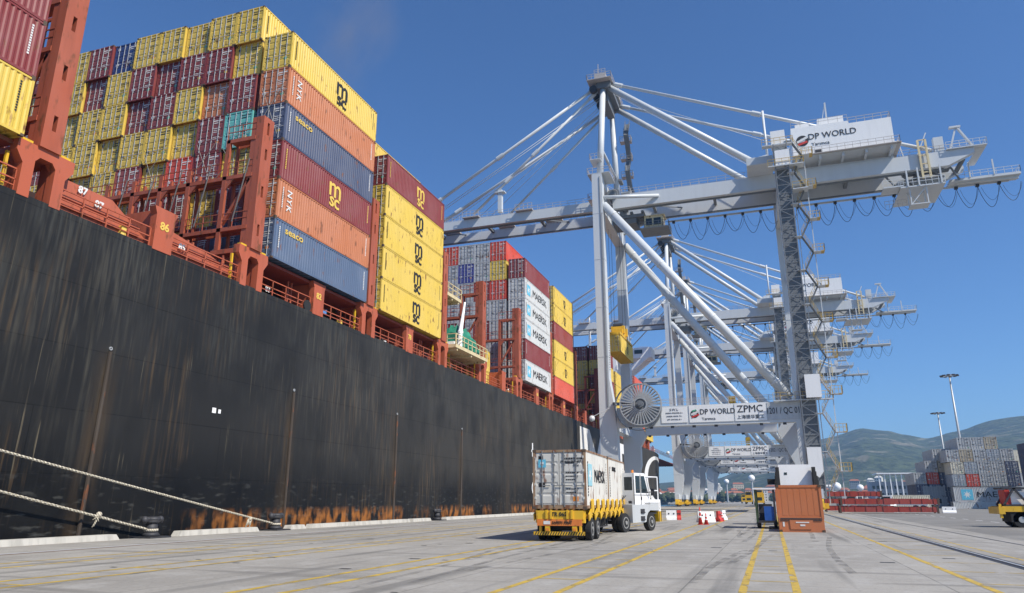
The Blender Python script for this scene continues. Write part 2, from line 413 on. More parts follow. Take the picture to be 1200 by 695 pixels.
    for k, me in _cm[key].items():
        me.materials.clear(); me.materials.append(None)
        for ob in [q for q in bpy.data.objects if q.data == me]: bpy.data.objects.remove(ob)
    return _cm[key]
def mobj(name, me, mat, parent):
    o = link(name, me, parent); o.material_slots[0].link = 'OBJECT'; o.material_slots[0].material = mat; return o
ncont = [0]
def container(x, y, z, color, label, group=None, L=12.192, h=2.896, det=True, door=True, logo=None, rz=0, side_marks=True):
    """x = middle of the end that faces the camera, y = that end"""
    r = empty('shipping_container', (x, y, z), label, 'container', group, rz)
    me = cmeshes(L, h, True); cm = cmat(color)
    mobj('body', me['body'], cm, r); mobj('frame', me['frame'], paint('rusty_frame', (.30, .20, .12), .7, 0, .4, 1.2, .1) if color == 'oldwhite' else cm, r)
    if det: mobj('corner_casting', me['corner_casting'], M_cast if color not in ('white', 'grey') else cm, r)
    light = color in ('yellow', 'white', 'grey', 'cream', 'tan', 'teal', 'oldwhite')
    for s in ('L', 'R'):
        d = mobj('door', me['door' + s], cm, r)
        if det: mobj('lock_rod', me['rod' + s], M_galv if color not in ('white', 'grey', 'oldwhite') else paint('rod_grey', (.20, .205, .21)), d)
        if det and s == 'R':
            mobj('marking', me['marking'], M_mb if light else M_mw, d); mobj('sticker', me['sticker'], random.choice([M_mg, M_mo, M_my]) , d)
    if det and side_marks: mobj('marking', me['side_marking'], M_mb if light else (M_my if logo == 'mscg' else M_mw), r)
    X = W2 - .008
    if logo in ('msc', 'mscg', 'mscs'):
        lm = M_my if logo == 'mscg' else M_mb; k = .72 if logo == 'mscs' else 1
        text('logo', 'm', 2.3 * k, (X, L * .55, h * .5 + .48 * k), '+x', lm, r, bold=.03 * k, sx=1.0)
        text('logo', 'sc', 1.6 * k, (X, L * .55, h * .5 - .55 * k), '+x', lm, r, bold=.03 * k, spacing=.9, sx=1.15)
    if logo == 'rot':
        text('logo', 'NYK', .72, (X, 1.3, h * .55), '+x', M_mw, r, roll=R(-90), bold=.012, spacing=1.2)
    if logo == 'seaco':
        text('logo', 'seaco', .68, (X, 2.2, h - .6), '+x', M_my, r, bold=.01, sx=1.35)
    if logo == 'maersk':
        text('logo', 'MAERSK', 1.45, (X, L * .57, h * .5), '+x', M_mb, r, bold=.008, sx=1.3); star(r, (X, 1.7, h * .5), .55)
    return r
def star_mesh(r, t=.004):
    p = []
    for i in range(14):
        a = math.pi / 2 + math.pi * i / 7; q = r if i % 2 == 0 else r * .38; p.append((q * math.cos(a), q * math.sin(a)))
    return p
def star(parent, loc, r, face='+x', sq=M_mlb):
    g = MB(); g.box(-r * 1.35, r * 1.35, -r * 1.35, r * 1.35, 0, .006); a = g.build('logo', sq, parent)
    h = MB(); h.prism(star_mesh(r), 2, .006, .010); b2 = h.build('logo', M_mw, parent)
    for o in (a, b2): o.location = loc; o.rotation_euler = ROT[face].to_euler()
ORD = ['bottom', 'second', 'third', 'fourth', 'fifth', 'sixth', 'seventh', 'eighth', 'ninth', 'tenth', 'eleventh', 'twelfth', 'thirteenth']
def ordn(i): return (['first'] + ORD[1:])[i]
NAMES = dict(yellow='yellow', maroon='maroon', orange='orange', navy='navy', blue='dull blue', darkblue='dark blue', teal='turquoise', red='red', white='white', grey='grey', brown='brown-red', violet='violet', cream='cream', tan='tan', slate='slate grey', coral='coral red')
XO = -29.8 - W2                 # outer column centre
def xcol(i): return XO if i == 0 else -32.62 - W2 - (i - 1) * 2.455
HC = 2.896; BASE = 17.2
def stack0(y, cols, block, logos=None, x=XO, n0=0):
    """cols listed from the bottom up"""
    N = len(cols)
    for i, c in enumerate(cols):
        lg = (logos or {}).get(i)
        t = ordn(N - 1 - i)
        lab = f"{NAMES[c]} container, {t} from the top of the {block}"
        container(x, y, BASE + i * HC, c, lab, 'containers stacked on the ship', logo=lg)
# bay seen cut off at the left edge
stack0(7.65, ['yellow', 'maroon', 'maroon'], 'stack cut off at upper left')
# the big block
stack0(37.1, ['blue', 'orange', 'maroon', 'navy', 'orange', 'yellow'], 'big outer stack with six side panels', {0: 'seaco', 1: 'rot', 2: 'mscg', 3: 'seaco', 4: 'rot', 5: 'msc'})
Y, M_, O_, N_, T_, D_ = 'yellow', 'maroon', 'orange', 'navy', 'teal', 'darkblue'
GRID = {7: [Y, Y, Y, Y, Y, D_, M_, Y, Y, M_, Y, M_, Y], 6: [Y, M_, M_, M_, M_, Y, M_, Y, M_, Y, Y, Y, M_], 5: [M_, O_, Y, M_, M_, Y, Y, Y, Y, M_, M_, Y, Y],
        4: [T_, M_, Y, Y, Y, Y, Y, Y, M_, Y, Y, M_, Y], 3: [Y, M_, 'red', Y, 'brown', Y, Y, Y, Y, M_, Y, Y, M_], 2: [M_, Y, M_, M_, Y, M_, Y, M_, Y, Y, M_, Y, Y], 1: [N_, M_, Y, N_, M_, Y, M_, N_, M_, Y, M_, Y, M_]}
for lv, row in GRID.items():
    for c, k in enumerate(row[:12]):
        if lv == 1 and c > 7: continue
        lab = f"{NAMES[k]} container end, {ordn(7 - lv)} row down, {ordn(c)} column inward of the big stack"
        container(xcol(c + 1), 37.1 + (.25 if (c + lv) % 3 == 0 else 0), BASE + (lv - 1) * HC - .0, k, lab, 'containers stacked on the ship', side_marks=(c == 0))
# next bays
stack0(51.55, [Y, Y, Y, Y, M_], 'outer stack with four yellow sides', {0: 'msc', 1: 'msc', 2: 'msc', 3: 'msc', 4: 'mscg'})
stack0(51.55, [Y, M_, Y, Y, M_, Y], 'stack just inside the four yellow sides', x=xcol(1))
stack0(90.8, ['white', M_, 'white', 'white', 'white', M_], 'outer stack with four white sides', {i: 'maersk' for i in (0, 2, 3, 4)})
G2 = [['grey', 'grey', 'grey', 'grey', 'red', Y, 'red'], ['brown', 'grey', M_, 'grey', 'brown', 'grey', 'grey'], [M_, 'grey', 'grey', 'grey', 'grey', 'violet', 'grey'], ['grey', Y, M_, 'grey', 'grey', 'grey', 'red'], [M_, 'grey', 'brown', Y, 'grey', 'red', 'grey'], [Y, M_, 'grey', Y, 'grey', 'grey', 'grey']]
for c, colr in enumerate(G2):
    for lv, k in enumerate(colr):
        lab = f"{NAMES[k]} container end, {ordn(6 - lv)} row down, {ordn(c)} column inward of the white-sided stack"
        container(xcol(c + 1), 90.8, BASE + lv * HC, k, lab, 'containers stacked on the ship', side_marks=False)
stack0(105.2, ['coral', Y, Y, 'brown', Y, Y], 'outer stack beyond the white-sided one', {1: 'mscs', 2: 'mscs', 4: 'mscs', 5: 'mscs'})
stack0(139.2, [M_, Y, M_, Y, M_], 'outer stack behind the first crane leg')
stack0(139.2, [Y, 'brown', Y, Y, M_], 'second stack behind the first crane leg', x=xcol(1))
stack0(139.2, [M_, Y, M_, M_, M_], 'third stack behind the first crane leg', x=xcol(2))
stack0(153.6, [Y, Y, Y, Y], 'outer yellow stack between the crane legs')
stack0(153.6, [Y, Y, Y, Y, Y], 'second yellow stack between the crane legs', x=xcol(1))
stack0(178, ['red', Y, Y, M_, 'coral'], 'outer red-topped stack above the cable reel')
stack0(178, [M_, Y, M_, 'brown'], 'inner red-topped stack above the cable reel', x=xcol(1))
stack0(192.4, [Y, Y, 'orange'], 'low stack right of the cable reel')
# two low yellow boxes by the platform (20 ft bay)
for i in range(2):
    container(XO - 2.0, 76.6, 14.4 + i * 2.6, Y, ('upper' if i else 'lower') + ' yellow container beside the platform with the green tarpaulin', 'containers stacked on the ship', L=6.058, h=2.591)

# ------------------------------------------------------------------ ship
ship = empty('container_ship', (-45, 60, -2.8), 'long black-hulled container ship with red deck fittings moored along the quay', 'ship')
OS = (-45, 60, -2.8)
def hull_x(y, z):
    x = -30.1
    if y < 36: x -= 5.5 * ((36 - y) / 60) ** 1.4 * max(0, (15 - z) / 17) ** 1.3
    if y > 200: x -= 22 * ((y - 200) / 75) ** 2.6 * (1 + .5 * (15 - z) / 17)
    return x
ys = [-45 + i * 3 for i in range(107)]; zs = [-4, -1, 1, 3, 5, 7, 9, 11, 13, 14.8]
g = MB(OS)
vs = [(hull_x(y, z), y, z) for z in zs for y in ys]; k = len(ys)
g.add(vs, [(j * k + i, j * k + i + 1, (j + 1) * k + i + 1, (j + 1) * k + i) for j in range(len(zs) - 1) for i in range(k - 1)])
g.add([(hull_x(y, 14.8), y, 14.8) for y in ys] + [(hull_x(y, 14.8) - .35, y, 14.8) for y in ys], [(i, i + 1, k + i + 1, k + i) for i in range(k - 1)])
g.add([(hull_x(y, 14.8) - .35, y, 14.8) for y in ys] + [(hull_x(y, 14.8) - .35, y, 13.6) for y in ys], [(i, i + 1, k + i + 1, k + i) for i in range(k - 1)])
ye = ys[-1]; g.add([(hull_x(ye, -4), ye, -4), (-75, ye, -4), (-75, ye, 14.8), (hull_x(ye, 14.8), ye, 14.8)], [(0, 1, 2, 3)])
m, n, b = newmat('black_hull_paint')
ge = nd(n, 'ShaderNodeNewGeometry'); sx = nd(n, 'ShaderNodeSeparateXYZ'); n.links.new(ge.outputs['Position'], sx.inputs[0])
def zramp(lo, hi, src=2):
    r = nd(n, 'ShaderNodeMapRange'); r.inputs[1].default_value = lo; r.inputs[2].default_value = hi; n.links.new(sx.outputs[src], r.inputs[0]); return r.outputs[0]
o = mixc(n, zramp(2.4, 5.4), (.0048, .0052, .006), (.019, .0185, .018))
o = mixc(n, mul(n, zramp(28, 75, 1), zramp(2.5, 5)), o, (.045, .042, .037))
o = mixc(n, mul(n, noise_fac(n, .12, 5, lo=.42, hi=.62), .3), o, (.040, .039, .037))
# plates
tc = nd(n, 'ShaderNodeTexCoord'); mp = nd(n, 'ShaderNodeMapping'); mp.inputs['Rotation'].default_value = (0, R(90), R(90)); 
cx = nd(n, 'ShaderNodeCombineXYZ'); n.links.new(sx.outputs[1], cx.inputs[0]); n.links.new(sx.outputs[2], cx.inputs[1])
br = nd(n, 'ShaderNodeTexBrick'); br.inputs['Scale'].default_value = 1; br.inputs['Brick Width'].default_value = 11.5; br.inputs['Row Height'].default_value = 2.9
br.inputs['Mortar Size'].default_value = .03; br.inputs['Mortar Smooth'].default_value = .6; br.inputs['Color1'].default_value = (1, 1, 1, 1); br.inputs['Color2'].default_value = (.86, .86, .86, 1); br.inputs['Mortar'].default_value = (.45, .45, .45, 1)
n.links.new(cx.outputs[0], br.inputs['Vector'])
o = mixc(n, 1.0, o, br.outputs[0], 'MULTIPLY')
# vertical run-off streaks: pale salt and brown rust, of many widths
st1 = mul(n, noise_fac(n, 1.0, 13, (1, 4.5, .30), .50, .90), noise_fac(n, .11, 6, lo=.44, hi=.60))
o = mixc(n, mul(n, st1, zramp(1, 8)), o, (.095, .086, .066))
st2 = mul(n, noise_fac(n, 1.0, 13, (1, 5.0, .22), .52, .84), noise_fac(n, .13, 5, lo=.48, hi=.60))
o = mixc(n, mul(n, st2, .8), o, (.15, .095, .045))
st4 = mul(n, mul(n, noise_fac(n, 1.0, 10, (1, 7, .5), .42, .85), noise_fac(n, .25, 4, lo=.45, hi=.65)), zramp(7, 13)); o = mixc(n, mul(n, st4, .6), o, (.11, .11, .095))
st3 = mul(n, noise_fac(n, 1.0, 10, (1, 9, .2), .62, .70), noise_fac(n, .2, 3, lo=.52, hi=.6)); o = mixc(n, mul(n, st3, .5), o, (.24, .20, .13))
o = mixc(n, mul(n, noise_fac(n, .55, 10, (1, 1, .5), .45, .70), .55), o, (.011, .011, .011))
# scuffs where fenders and tugs rub, low down
sc1 = mul(n, noise_fac(n, 2.6, 12, (1, .45, 1.6), .58, .70), zramp(3.6, 1.2))
o = mixc(n, mul(n, sc1, .4), o, (.12, .12, .11))
# stains running down beside each welded rubbing strip
md = nd(n, 'ShaderNodeMath', operation='ADD'); n.links.new(sx.outputs[1], md.inputs[0]); md.inputs[1].default_value = 14.62 * 10 - 26.2 + 7.31
mq = nd(n, 'ShaderNodeMath', operation='MODULO'); n.links.new(md.outputs[0], mq.inputs[0]); mq.inputs[1].default_value = 14.62
ma = nd(n, 'ShaderNodeMath', operation='SUBTRACT'); n.links.new(mq.outputs[0], ma.inputs[0]); ma.inputs[1].default_value = 7.31
mb2 = nd(n, 'ShaderNodeMath', operation='ABSOLUTE'); n.links.new(ma.outputs[0], mb2.inputs[0])
mr2 = nd(n, 'ShaderNodeMapRange'); mr2.inputs[1].default_value = .95; mr2.inputs[2].default_value = .1; n.links.new(mb2.outputs[0], mr2.inputs[0])
sst = mul(n, mul(n, mr2.outputs[0], zramp(9.2, 7.2)), noise_fac(n, 1.0, 8, (1, 2.2, .3), .36, .62))
o = mixc(n, mul(n, sst, .6), o, (.075, .05, .028))
# rust band at the water line
zb = mul(n, mul(n, zramp(1.35, .75), noise_fac(n, 1.0, 11, (1, 1.7, .8), .42, .60)), noise_fac(n, .16, 3, (1, 1, .1), .40, .48)); zb = mul(n, zb, zramp(30, 37, 1))
o = mixc(n, mul(n, zb, .9), o, (.36, .135, .03))
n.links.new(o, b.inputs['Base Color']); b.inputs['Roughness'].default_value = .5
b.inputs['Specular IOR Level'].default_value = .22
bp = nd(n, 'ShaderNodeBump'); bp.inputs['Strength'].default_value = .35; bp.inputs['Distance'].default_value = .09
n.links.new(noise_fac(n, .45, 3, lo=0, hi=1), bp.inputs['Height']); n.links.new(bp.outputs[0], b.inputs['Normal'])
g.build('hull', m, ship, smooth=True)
g = MB(OS); g.box(-75, -30.6, -45, 270, 13.4, 13.6); g.build('deck', M_redd, ship)
M_void = flat('shade_darkened_paint', (.045, .018, .014), .8)  # near-black colour carries the shade beneath the container stacks
for y in (7.6, 22.4, 37.0, 51.4, 90.6, 105, 139, 153.4, 178, 192.3): g = MB(OS); g.box(-74, -33.6, y, y + 12.4, 13.6, 16.6); g.build('hatch_coaming', M_void, ship)
for y in (7.6, 37.0, 51.4, 90.6, 105, 139, 153.4, 178, 192.3): g = MB(OS); g.box(-74, -30.4, y + .1, y + 12.3, 16.95, 17.14); g.build('hatch_cover', M_redd, ship)
# rusty fender strips welded to the hull
for y in (26.3, 41.1, 55.9, 70.2):
    g = MB(OS); pts = [(hull_x(y, z) + .03, y, z) for z in (8.8, 6, 3, 1, -1)]; g.path(pts, .10, n=8)
    g.build('rubbing_strip', paint('rusty_strip', (.055, .040, .028), .8, 0, .6, .5, .1), ship)
    g = MB(OS); g.ring((hull_x(y, 8.9), y, 8.95), 0, .05, .09, -.05, .05, 14); g.build('discharge_pipe', M_galv, ship)
# hull lettering: M, S, C 13 m tall
g = MB(OS); X0, X1 = -30.099, -30.08
def hp(poly): g.prism(poly, 0, X0, X1)
hp([(121.5, 1), (126.5, 1), (128.5, 14), (121.5, 14)]); hp([(128.5, 14), (126.7, 8), (133, 4), (134, 9.5)]); hp([(134, 9.5), (133, 4), (139.5, 8), (138, 14)]); hp([(138, 14), (139.7, 1), (145.5, 1), (145, 14)])
g.build('lettering', M_white, ship)
g = MB(OS)
for (y0, y1, z0, z1) in ((152, 178, 11.5, 13.6), (152, 159, 7.4, 11.5), (152, 178, 6.2, 8), (171, 178, 2.4, 6.2), (152, 178, .6, 2.6)): g.box(-30.099, -30.08 , y0, y1, z0, z1)
g.build('lettering', M_white, ship)
g = MB(OS); N = 36; vs = []
for i in range(N + 1):
    a = R(38) + R(284) * i / N
    for (ry, rz) in ((25, 6.6), (19.5, 5.7)):
        y, z = 213 + ry * math.cos(a), 7.1 + rz * math.sin(a); vs.append((hull_x(y, z) + .04, y, z))
g.add(vs, [(2 * i, 2 * i + 1, 2 * i + 3, 2 * i + 2) for i in range(N)]); g.build('lettering', M_white, ship)
g = MB(OS)
for (y, z, k) in ((95, 8.0, 0), (95, 5.6, 1), (95, 3.3, 2)):
    if k == 1: g.box(-30.098, -30.08, y - .15, y + .15, z - .4, z + 1.2); g.prism([(y - .6, z - .4), (y + .6, z - .4), (y, z - 1.3)], 0, -30.098, -30.08)
    elif k == 2: g.ring((-30.09, y, z), 0, .55, .85, 0, .01, 20)
    else: g.box(-30.098, -30.08, y - .9, y + .2, z, z + .3); g.box(-30.098, -30.08, y - .6, y - .2, z - .6, z + 1.2)
g.box(-30.098, -30.075, 33.6, 33.9, 6.6, 6.9); g.box(-30.098, -30.075, 34.1, 34.3, 6.62, 6.85)
g.build('draught_mark', M_white, ship)
# scraped white fender scuffs
# pedestals with numbers, deck rails, bulwark panels
def holed(g, x0, x1, ya, yb, z0, z1, slots):
    """upright plate ya..yb with upright slots cut through it: (zc, half_h), each .25 of the width"""
    w2 = (yb - ya); sa, sb = ya + w2 * .38, yb - w2 * .42
    g.box(x0, x1, ya, sa, z0, z1); g.box(x0, x1, sb, yb, z0, z1); z = z0
    for zc, hh in slots:
        g.box(x0, x1, sa + .0005, sb - .0005, z, zc - hh); z = zc + hh
    g.box(x0, x1, sa + .0005, sb - .0005, z, z1)
DECKZ = 14.8
def pedestal_big(y):
    g = MB(OS); a, b2 = -30.55, -30.08
    ya, yb = y - 1.05, y + 1.05
    g.prism([(ya - .0, 14.7), (ya + .55, 14.7), (ya + .55, 16.5), (ya + .75, 16.75), (yb - .75, 16.75), (yb - .55, 16.5), (yb - .55, 14.7), (yb, 14.7), (yb, 16.2), (yb + .35, 16.7), (yb + .35, 17.25), (ya - .35, 17.25), (ya - .35, 16.7), (ya, 16.2)], 0, a, b2)
    g.box(a - 2.2, a, ya + .1, yb - .1, 16.9, 17.2); g.box(a - .6, a, ya + .1, ya + .5, 13.6, 16.9); g.box(a - .6, a, yb - .5, yb - .1, 13.6, 16.9)
    g.build('stanchion_base', M_red, ship)
    for q in (ya + .1, yb - .1): g = MB(OS); g.cbox((-30.3, q, 17.33), .3, .5, .12); g.build('twistlock_pad', M_yel, ship)
    g = MB(OS); g.beam((-30.5, ya - .45, 14.9), (-30.5, ya - .45, 16.6), .12, .12); g.build('yellow_pipe', M_yel, ship)
def pedestal_mid(y, num=None, num2=None):
    g = MB(OS); g.prism([(y - .62, 14.7), (y + .68, 14.7), (y + .68, 16.7), (y + .8, 17.0), (y + .8, 17.12), (y - .8, 17.12), (y - .62, 16.7)], 0, -30.5, -30.07); g.box(-33, -30.5, y - .5, y + .5, 13.6, 17.0)
    g.build('stanchion_base', M_red, ship)
    if num:
        t = text('number', num, .62, (-30.06 + 45, y - 60, 16.1 + 2.8), '+x', M_my, ship, bold=.02)
PB = [6.9, 21.25, 35.75, 50.3, 64.9, 75.9, 89.0, 104.0, 119.2, 137.8, 152.2, 167, 176.6, 191]
for y in PB: pedestal_big(y)
nums = {28.4: '86', 43.1: '82', 57.6: '78', 97: '66', 111.4: '62'}
for y, s_ in nums.items(): pedestal_mid(y, s_)
for y in (14, 83, 126, 132, 145.5, 160, 171, 184, 198.5): pedestal_mid(y)
# bulwark panels beside the empty hatch
g = MB(OS)
g.prism([(22.4, 14.85), (27.6, 14.85), (27.6, 15.3), (25.4, 16.55), (22.4, 16.55)], 0, -30.75, -30.6)
g.prism([(29.2, 14.85), (34.6, 14.85), (34.6, 15.4), (32.6, 15.9), (29.2, 16.35)], 0, -30.75, -30.6)
for y0, y1 in ((22.5, 27.5), (29.3, 34.4)):
    for z in (15.15, 15.6): g.box(-30.6, -30.5, y0, y1 - .3, z, z + .12)
g.build('bulwark', M_red, ship)
for s_, y, z in (('87', 24.6, 15.95), ('87', 23.6, 16.3), ('85', 30.2, 15.6), ('83', 37.9, 15.25)):
    text('number', s_, .5, (-30.49 + 45, y - 60, z + 2.8), '+x', M_mw, ship, bold=.02)
edges = sorted([(y - 1.05, y + 1.05) for y in PB] + [(y - .65, y + .7) for y in list(nums) + [14, 83, 126, 132, 145.5, 160, 171, 184, 198.5]])
cur = 0
for a, b2 in edges + [(250, 251)]:
    if a > cur + .5:
        g = MB(OS); g.railing((-30.35, cur, 14.8), (-30.35, a, 14.8), 1.1, 1.5, .06); g.beam((-30.35, cur, 15.12), (-30.35, a, 15.12), .05, .05); g.build('deck_railing', M_red, ship)
    cur = b2
# deck clutter: vents, lockers, pipes, lamps
rnd = random.Random(11)
for i in range(130):
    y = rnd.uniform(8, 215); x = -31 - rnd.random() * 1.6; k = rnd.random(); g = MB(OS)
    if k < .35: g.cbox((x, y, 14.2 + .5), .6, rnd.uniform(.4, 1.3), rnd.uniform(.8, 1.7)); g.build('deck_locker', rnd.choice([M_red, M_red, M_redd]), ship)
    elif k < .6: g.tube((x, y, 13.6), (x, y, 15.6 + rnd.random() * .6), .16, n=8); g.ball((x, y, 15.8), .32, 8, 5, .6); g.build('deck_vent', M_red if rnd.random() < .7 else M_white, ship)
    elif k < .85: g.beam((x, y, 13.6), (x, y, 16.8), .12, .12); g.beam((x, y + .4, 13.6), (x, y + .4, 16.8), .12, .12); [g.beam((x, y, 14 + j * .4), (x, y + .4, 14 + j * .4), .05, .05) for j in range(7)]; g.build('deck_ladder', M_yel if rnd.random() < .3 else M_red, ship)
    else: g.cbox((x + .5, y, 15.1), .3, .3, .6); g.tube((x + .5, y, 14.7), (x + .5, y, 15), .2, n=8); g.build('deck_fitting', rnd.choice([M_my, M_black, M_white]), ship)
g = MB(OS); g.tube((-30.28, 42.0, 15.15), (-30.18, 42.0, 15.15), .42, n=16); g.build('life_ring', M_black, ship)
M_redm = paint('ship_mid_red_paint', (.37, .085, .038), .6, 0, .35, .35, .1, .8)
# ------- lashing bridges
def lashing(y, ncol=12, ztop=26.7, dark=False, first_tall=True):
    m_ = M_redd if dark else M_redm
    # outer pillar with slots
    g = MB(OS); holed(g, -30.5, -29.95, y - .52, y + .52, 17.25, ztop, [(18.6, .4), (21.3, .4), (24.0, .4), (25.9, .45)] if ztop > 25 else [(18.4, .38)]); g.box(-30.9, -30.5, y - .5, y - .3, 17.25, ztop); g.box(-30.9, -30.5, y + .3, y + .5, 17.25, ztop)
    g.build('lashing_pillar', m_, ship)
    xs = [-32.7] + [-35.75 - 2.455 * i for i in range(ncol)]
    for i, x in enumerate(xs):
        zt = 25.3 if i == 0 else 23.5
        for yy in (y - .45, y + .45):
            g = MB(OS); g.beam((x, yy, 13.6), (x, yy, zt), .32 if yy < y else .16, .2); g.build('lashing_post', m_, ship)
    for z, x1, x0 in ((22.6, xs[-1], -30.5), (18.9, xs[-1], -30.5), (25.3, -32.8, -30.5)):
        g = MB(OS); g.box(x1, x0, y - .55, y - .42, z - .26, z); g.box(x1, x0, y + .42, y + .52, z - .18, z); g.box(x1, x0, y - .35, y + .35, z - .06, z - .01)
        g.build('lashing_walkway', m_, ship)
        g = MB(OS); g.railing((x1, y - .5, z), (x0, y - .5, z), 1.0, 1.2, .045); g.build('walkway_railing', m_, ship)
    g = MB(OS); g.beam((-30.7, y - .4, 22.2), (-32.6, y - .4, 19.2), .2, .2); g.build('diagonal_brace', m_, ship)
    g = MB(OS)
    for x in xs:                       # knee plates
        g = MB(OS); g.prism([(x + .15, 22.34), (x + .75, 22.34), (x + .15, 21.6)], 1, y - .53, y - .44); g.build('knee_plate', m_, ship)
for y in PB[:12]:
    near = y < 66 or 88 < y < 106
    lashing(y, 13 if y < 66 else (7 if y < 125 else 4), dark=y > 120)  # far frames: their shadow is put into a darker red
# lashing rods crossing in front of the container ends
rnd = random.Random(4); M_rodd = flat('dull_steel_rod', (.22, .21, .19), .6, .2)
for c in (0, 1, 2, 4, 6):
    for s_ in (-1, 1):
        xc = xcol(c); g = MB(OS); y = 36.55
        z0, z1 = 23.2, 25.8 if c % 2 else 26.6
        if c == 0: z0, z1 = 26.0, 30.2
        g.tube((xc + s_ * 1.1, y, z0), (xc - s_ * .9, 36.98, z1), .022, n=5); g.build('lashing_rod', M_rodd, ship)
for x in (-31.6, -34.7, -37.2, -39.6, -42.1):
    g = MB(OS); g.beam((x, 35.1, 19.2), (x + .9, 35.1, 23.6), .07, .04, (0, 1, 0)); g.build('lashing_rod', M_rodd, ship)
# access platforms in the gap after the four yellow sides
def platform(x0, x1, y0, y1, z, m_, rails=True):
    g = MB(OS); g.box(x0, x1, y0, y1, z - .35, z); g.build('platform', m_, ship)
    g = MB(OS); g.railing((x1 - .05, y0, z), (x1 - .05, y1, z), 1.1, 1.1, .07); g.railing((x0, y0 + .05, z), (x1, y0 + .05, z), 1.1, 1.1, .07); g.railing((x0, y1 - .05, z), (x1, y1 - .05, z), 1.1, 1.1, .07); g.build('platform_railing', m_, ship)
    g = MB(OS)
    for y in (y0 + .6, (y0 + y1) / 2, y1 - .6): g.beam((x0 + .3, y, z - .35), (x0 - .9, y, z - 2.6), .2, .2); g.box(x0 + .2, x1 - .1, y - .1, y + .1, z - .6, z - .35)
    g.build('platform_bracket', m_, ship)
platform(-33.4, -29.2, 66.2, 75.1, 17.2, M_cream)
platform(-34, -30.6, 66.0, 70.6, 23.1, M_cream)
m, n, b = newmat('green_tarpaulin'); n.links.new(mixc(n, noise_fac(n, 1.3, 5), (.015, .16, .10), (.03, .26, .16)), b.inputs['Base Color']); b.inputs['Roughness'].default_value = .6
g = MB(); k = 14; vs = []
for j in range(9):
    for i in range(k):
        u = i / (k - 1); v = j / 8; a = math.pi * u
        rr = 1 + .22 * pnoise(Vector((i * .9, j * .9, 2)))
        vs.append((-30.9 + 1.35 * math.cos(a) * rr, 68.3 + 5.2 * v, 17.25 + (2.1 + .7 * pnoise(Vector((j * .55, 3, 1))) + .5 * (j in (1, 2, 5))) * (max(0, math.sin(a)) ** .45) * rr * (.65 + .35 * math.sin(math.pi * v) + .15 * (v < .6))))
g.o = Vector((-31.4, 70.9, 17.2))
g.add(vs, [(j * k + i, j * k + i + 1, (j + 1) * k + i + 1, (j + 1) * k + i) for j in range(8) for i in range(k - 1)] + [tuple(range(k - 1, -1, -1)), tuple(range(8 * k, 9 * k))])
tp = g.build('tarpaulin_cover', m, None, True); tp.location = (-31.4, 70.9, 17.2)
tag(tp, 'green tarpaulin draped over gear on the cream deck platform', 'tarpaulin')
g = MB((-30.6, 68.3, 17.2)); g.tube((-29.6, 68.0, 17.2), (-29.7, 68.4, 18.9), .3, .22); g.tube((-29.7, 68.3, 18.7), (-29.9, 69.9, 22.6), .26, .10); g.ball((-29.7, 68.4, 18.9), .32); g.box(-31, -30.2, 67.9, 68.7, 17.2, 17.9)
o = g.build('deck_davit', M_white, None); o.location = (-30.6, 68.3, 17.2); tag(o, 'small white davit arm standing in front of the green tarpaulin', 'davit')
# bridge superstructure far along
g = MB(OS); g.box(-74, -41, 214, 224, 13.6, 46); g.box(-74, -30.5, 215, 222, 43.2, 46.4); g.prism([(-41, 36), (-31.5, 43.2), (-33.5, 43.2), (-41, 38.4)], 1, 215, 216); g.prism([(-41, 36), (-31.5, 43.2), (-33.5, 43.2), (-41, 38.4)], 1, 221, 222)
g.build('accommodation_block', M_white, ship)
g = MB(OS)
for i in range(12): g.box(-73 + i * 3.4, -70.6 + i * 3.4, 214.9, 214.97, 44.5, 45.7)
for zz in range(6):
    for i in range(9): g.box(-72 + i * 3.4, -71 + i * 3.4, 213.9, 213.97, 18 + zz * 4, 19.2 + zz * 4)
g.build('window', M_glass, ship)
g = MB(OS); g.tube((-50, 218, 46.4), (-50, 218, 58), .5, .2); g.beam((-53, 218, 53), (-47, 218, 53), .2, .2); g.beam((-52, 218, 56), (-48, 218, 56), .2, .2); g.build('radar_mast', M_white, ship)

# quay edge: kerb blocks, bollards, ropes
def kerb(y0, y1):
    X = -28.75; g = MB((X, y0, 0)); 
    for a, b2 in ((y0, y1),):
        g.add([(X - .0, a, 0), (X + .55, a, 0), (X + .50, a + .18, .25), (X, a + .18, .25), (X, b2, 0), (X + .55, b2, 0), (X + .50, b2 - .18, .25), (X, b2 - .18, .25)], [(0, 1, 2, 3), (4, 7, 6, 5), (1, 5, 6, 2), (3, 2, 6, 7), (0, 3, 7, 4), (0, 4, 5, 1)])
    o = g.build('kerb_block', paint('whitewashed_kerb', (.47, .45, .40), .85, 0, .7, .0, .2), None); o.location = (X, y0, 0); return o
KB = [(14, 26.6, 'long pale kerb block left of the first bollard'), (30.2, 36.4, 'pale kerb block between the first two bollards'), (39.3, 41.0, 'short pale kerb block just right of the second bollard'), (41.6, 55.5, 'long pale kerb block right of the second bollard'), (55.9, 59.5, 'short pale kerb block left of the third bollard'), (62.6, 90, 'pale kerb block right of the third bollard'), (92, 118, 'far pale kerb block under the white hull letter')]
for a, b2, l in KB: tag(kerb(a, b2), l, 'kerb block', 'kerb blocks along the quay edge')
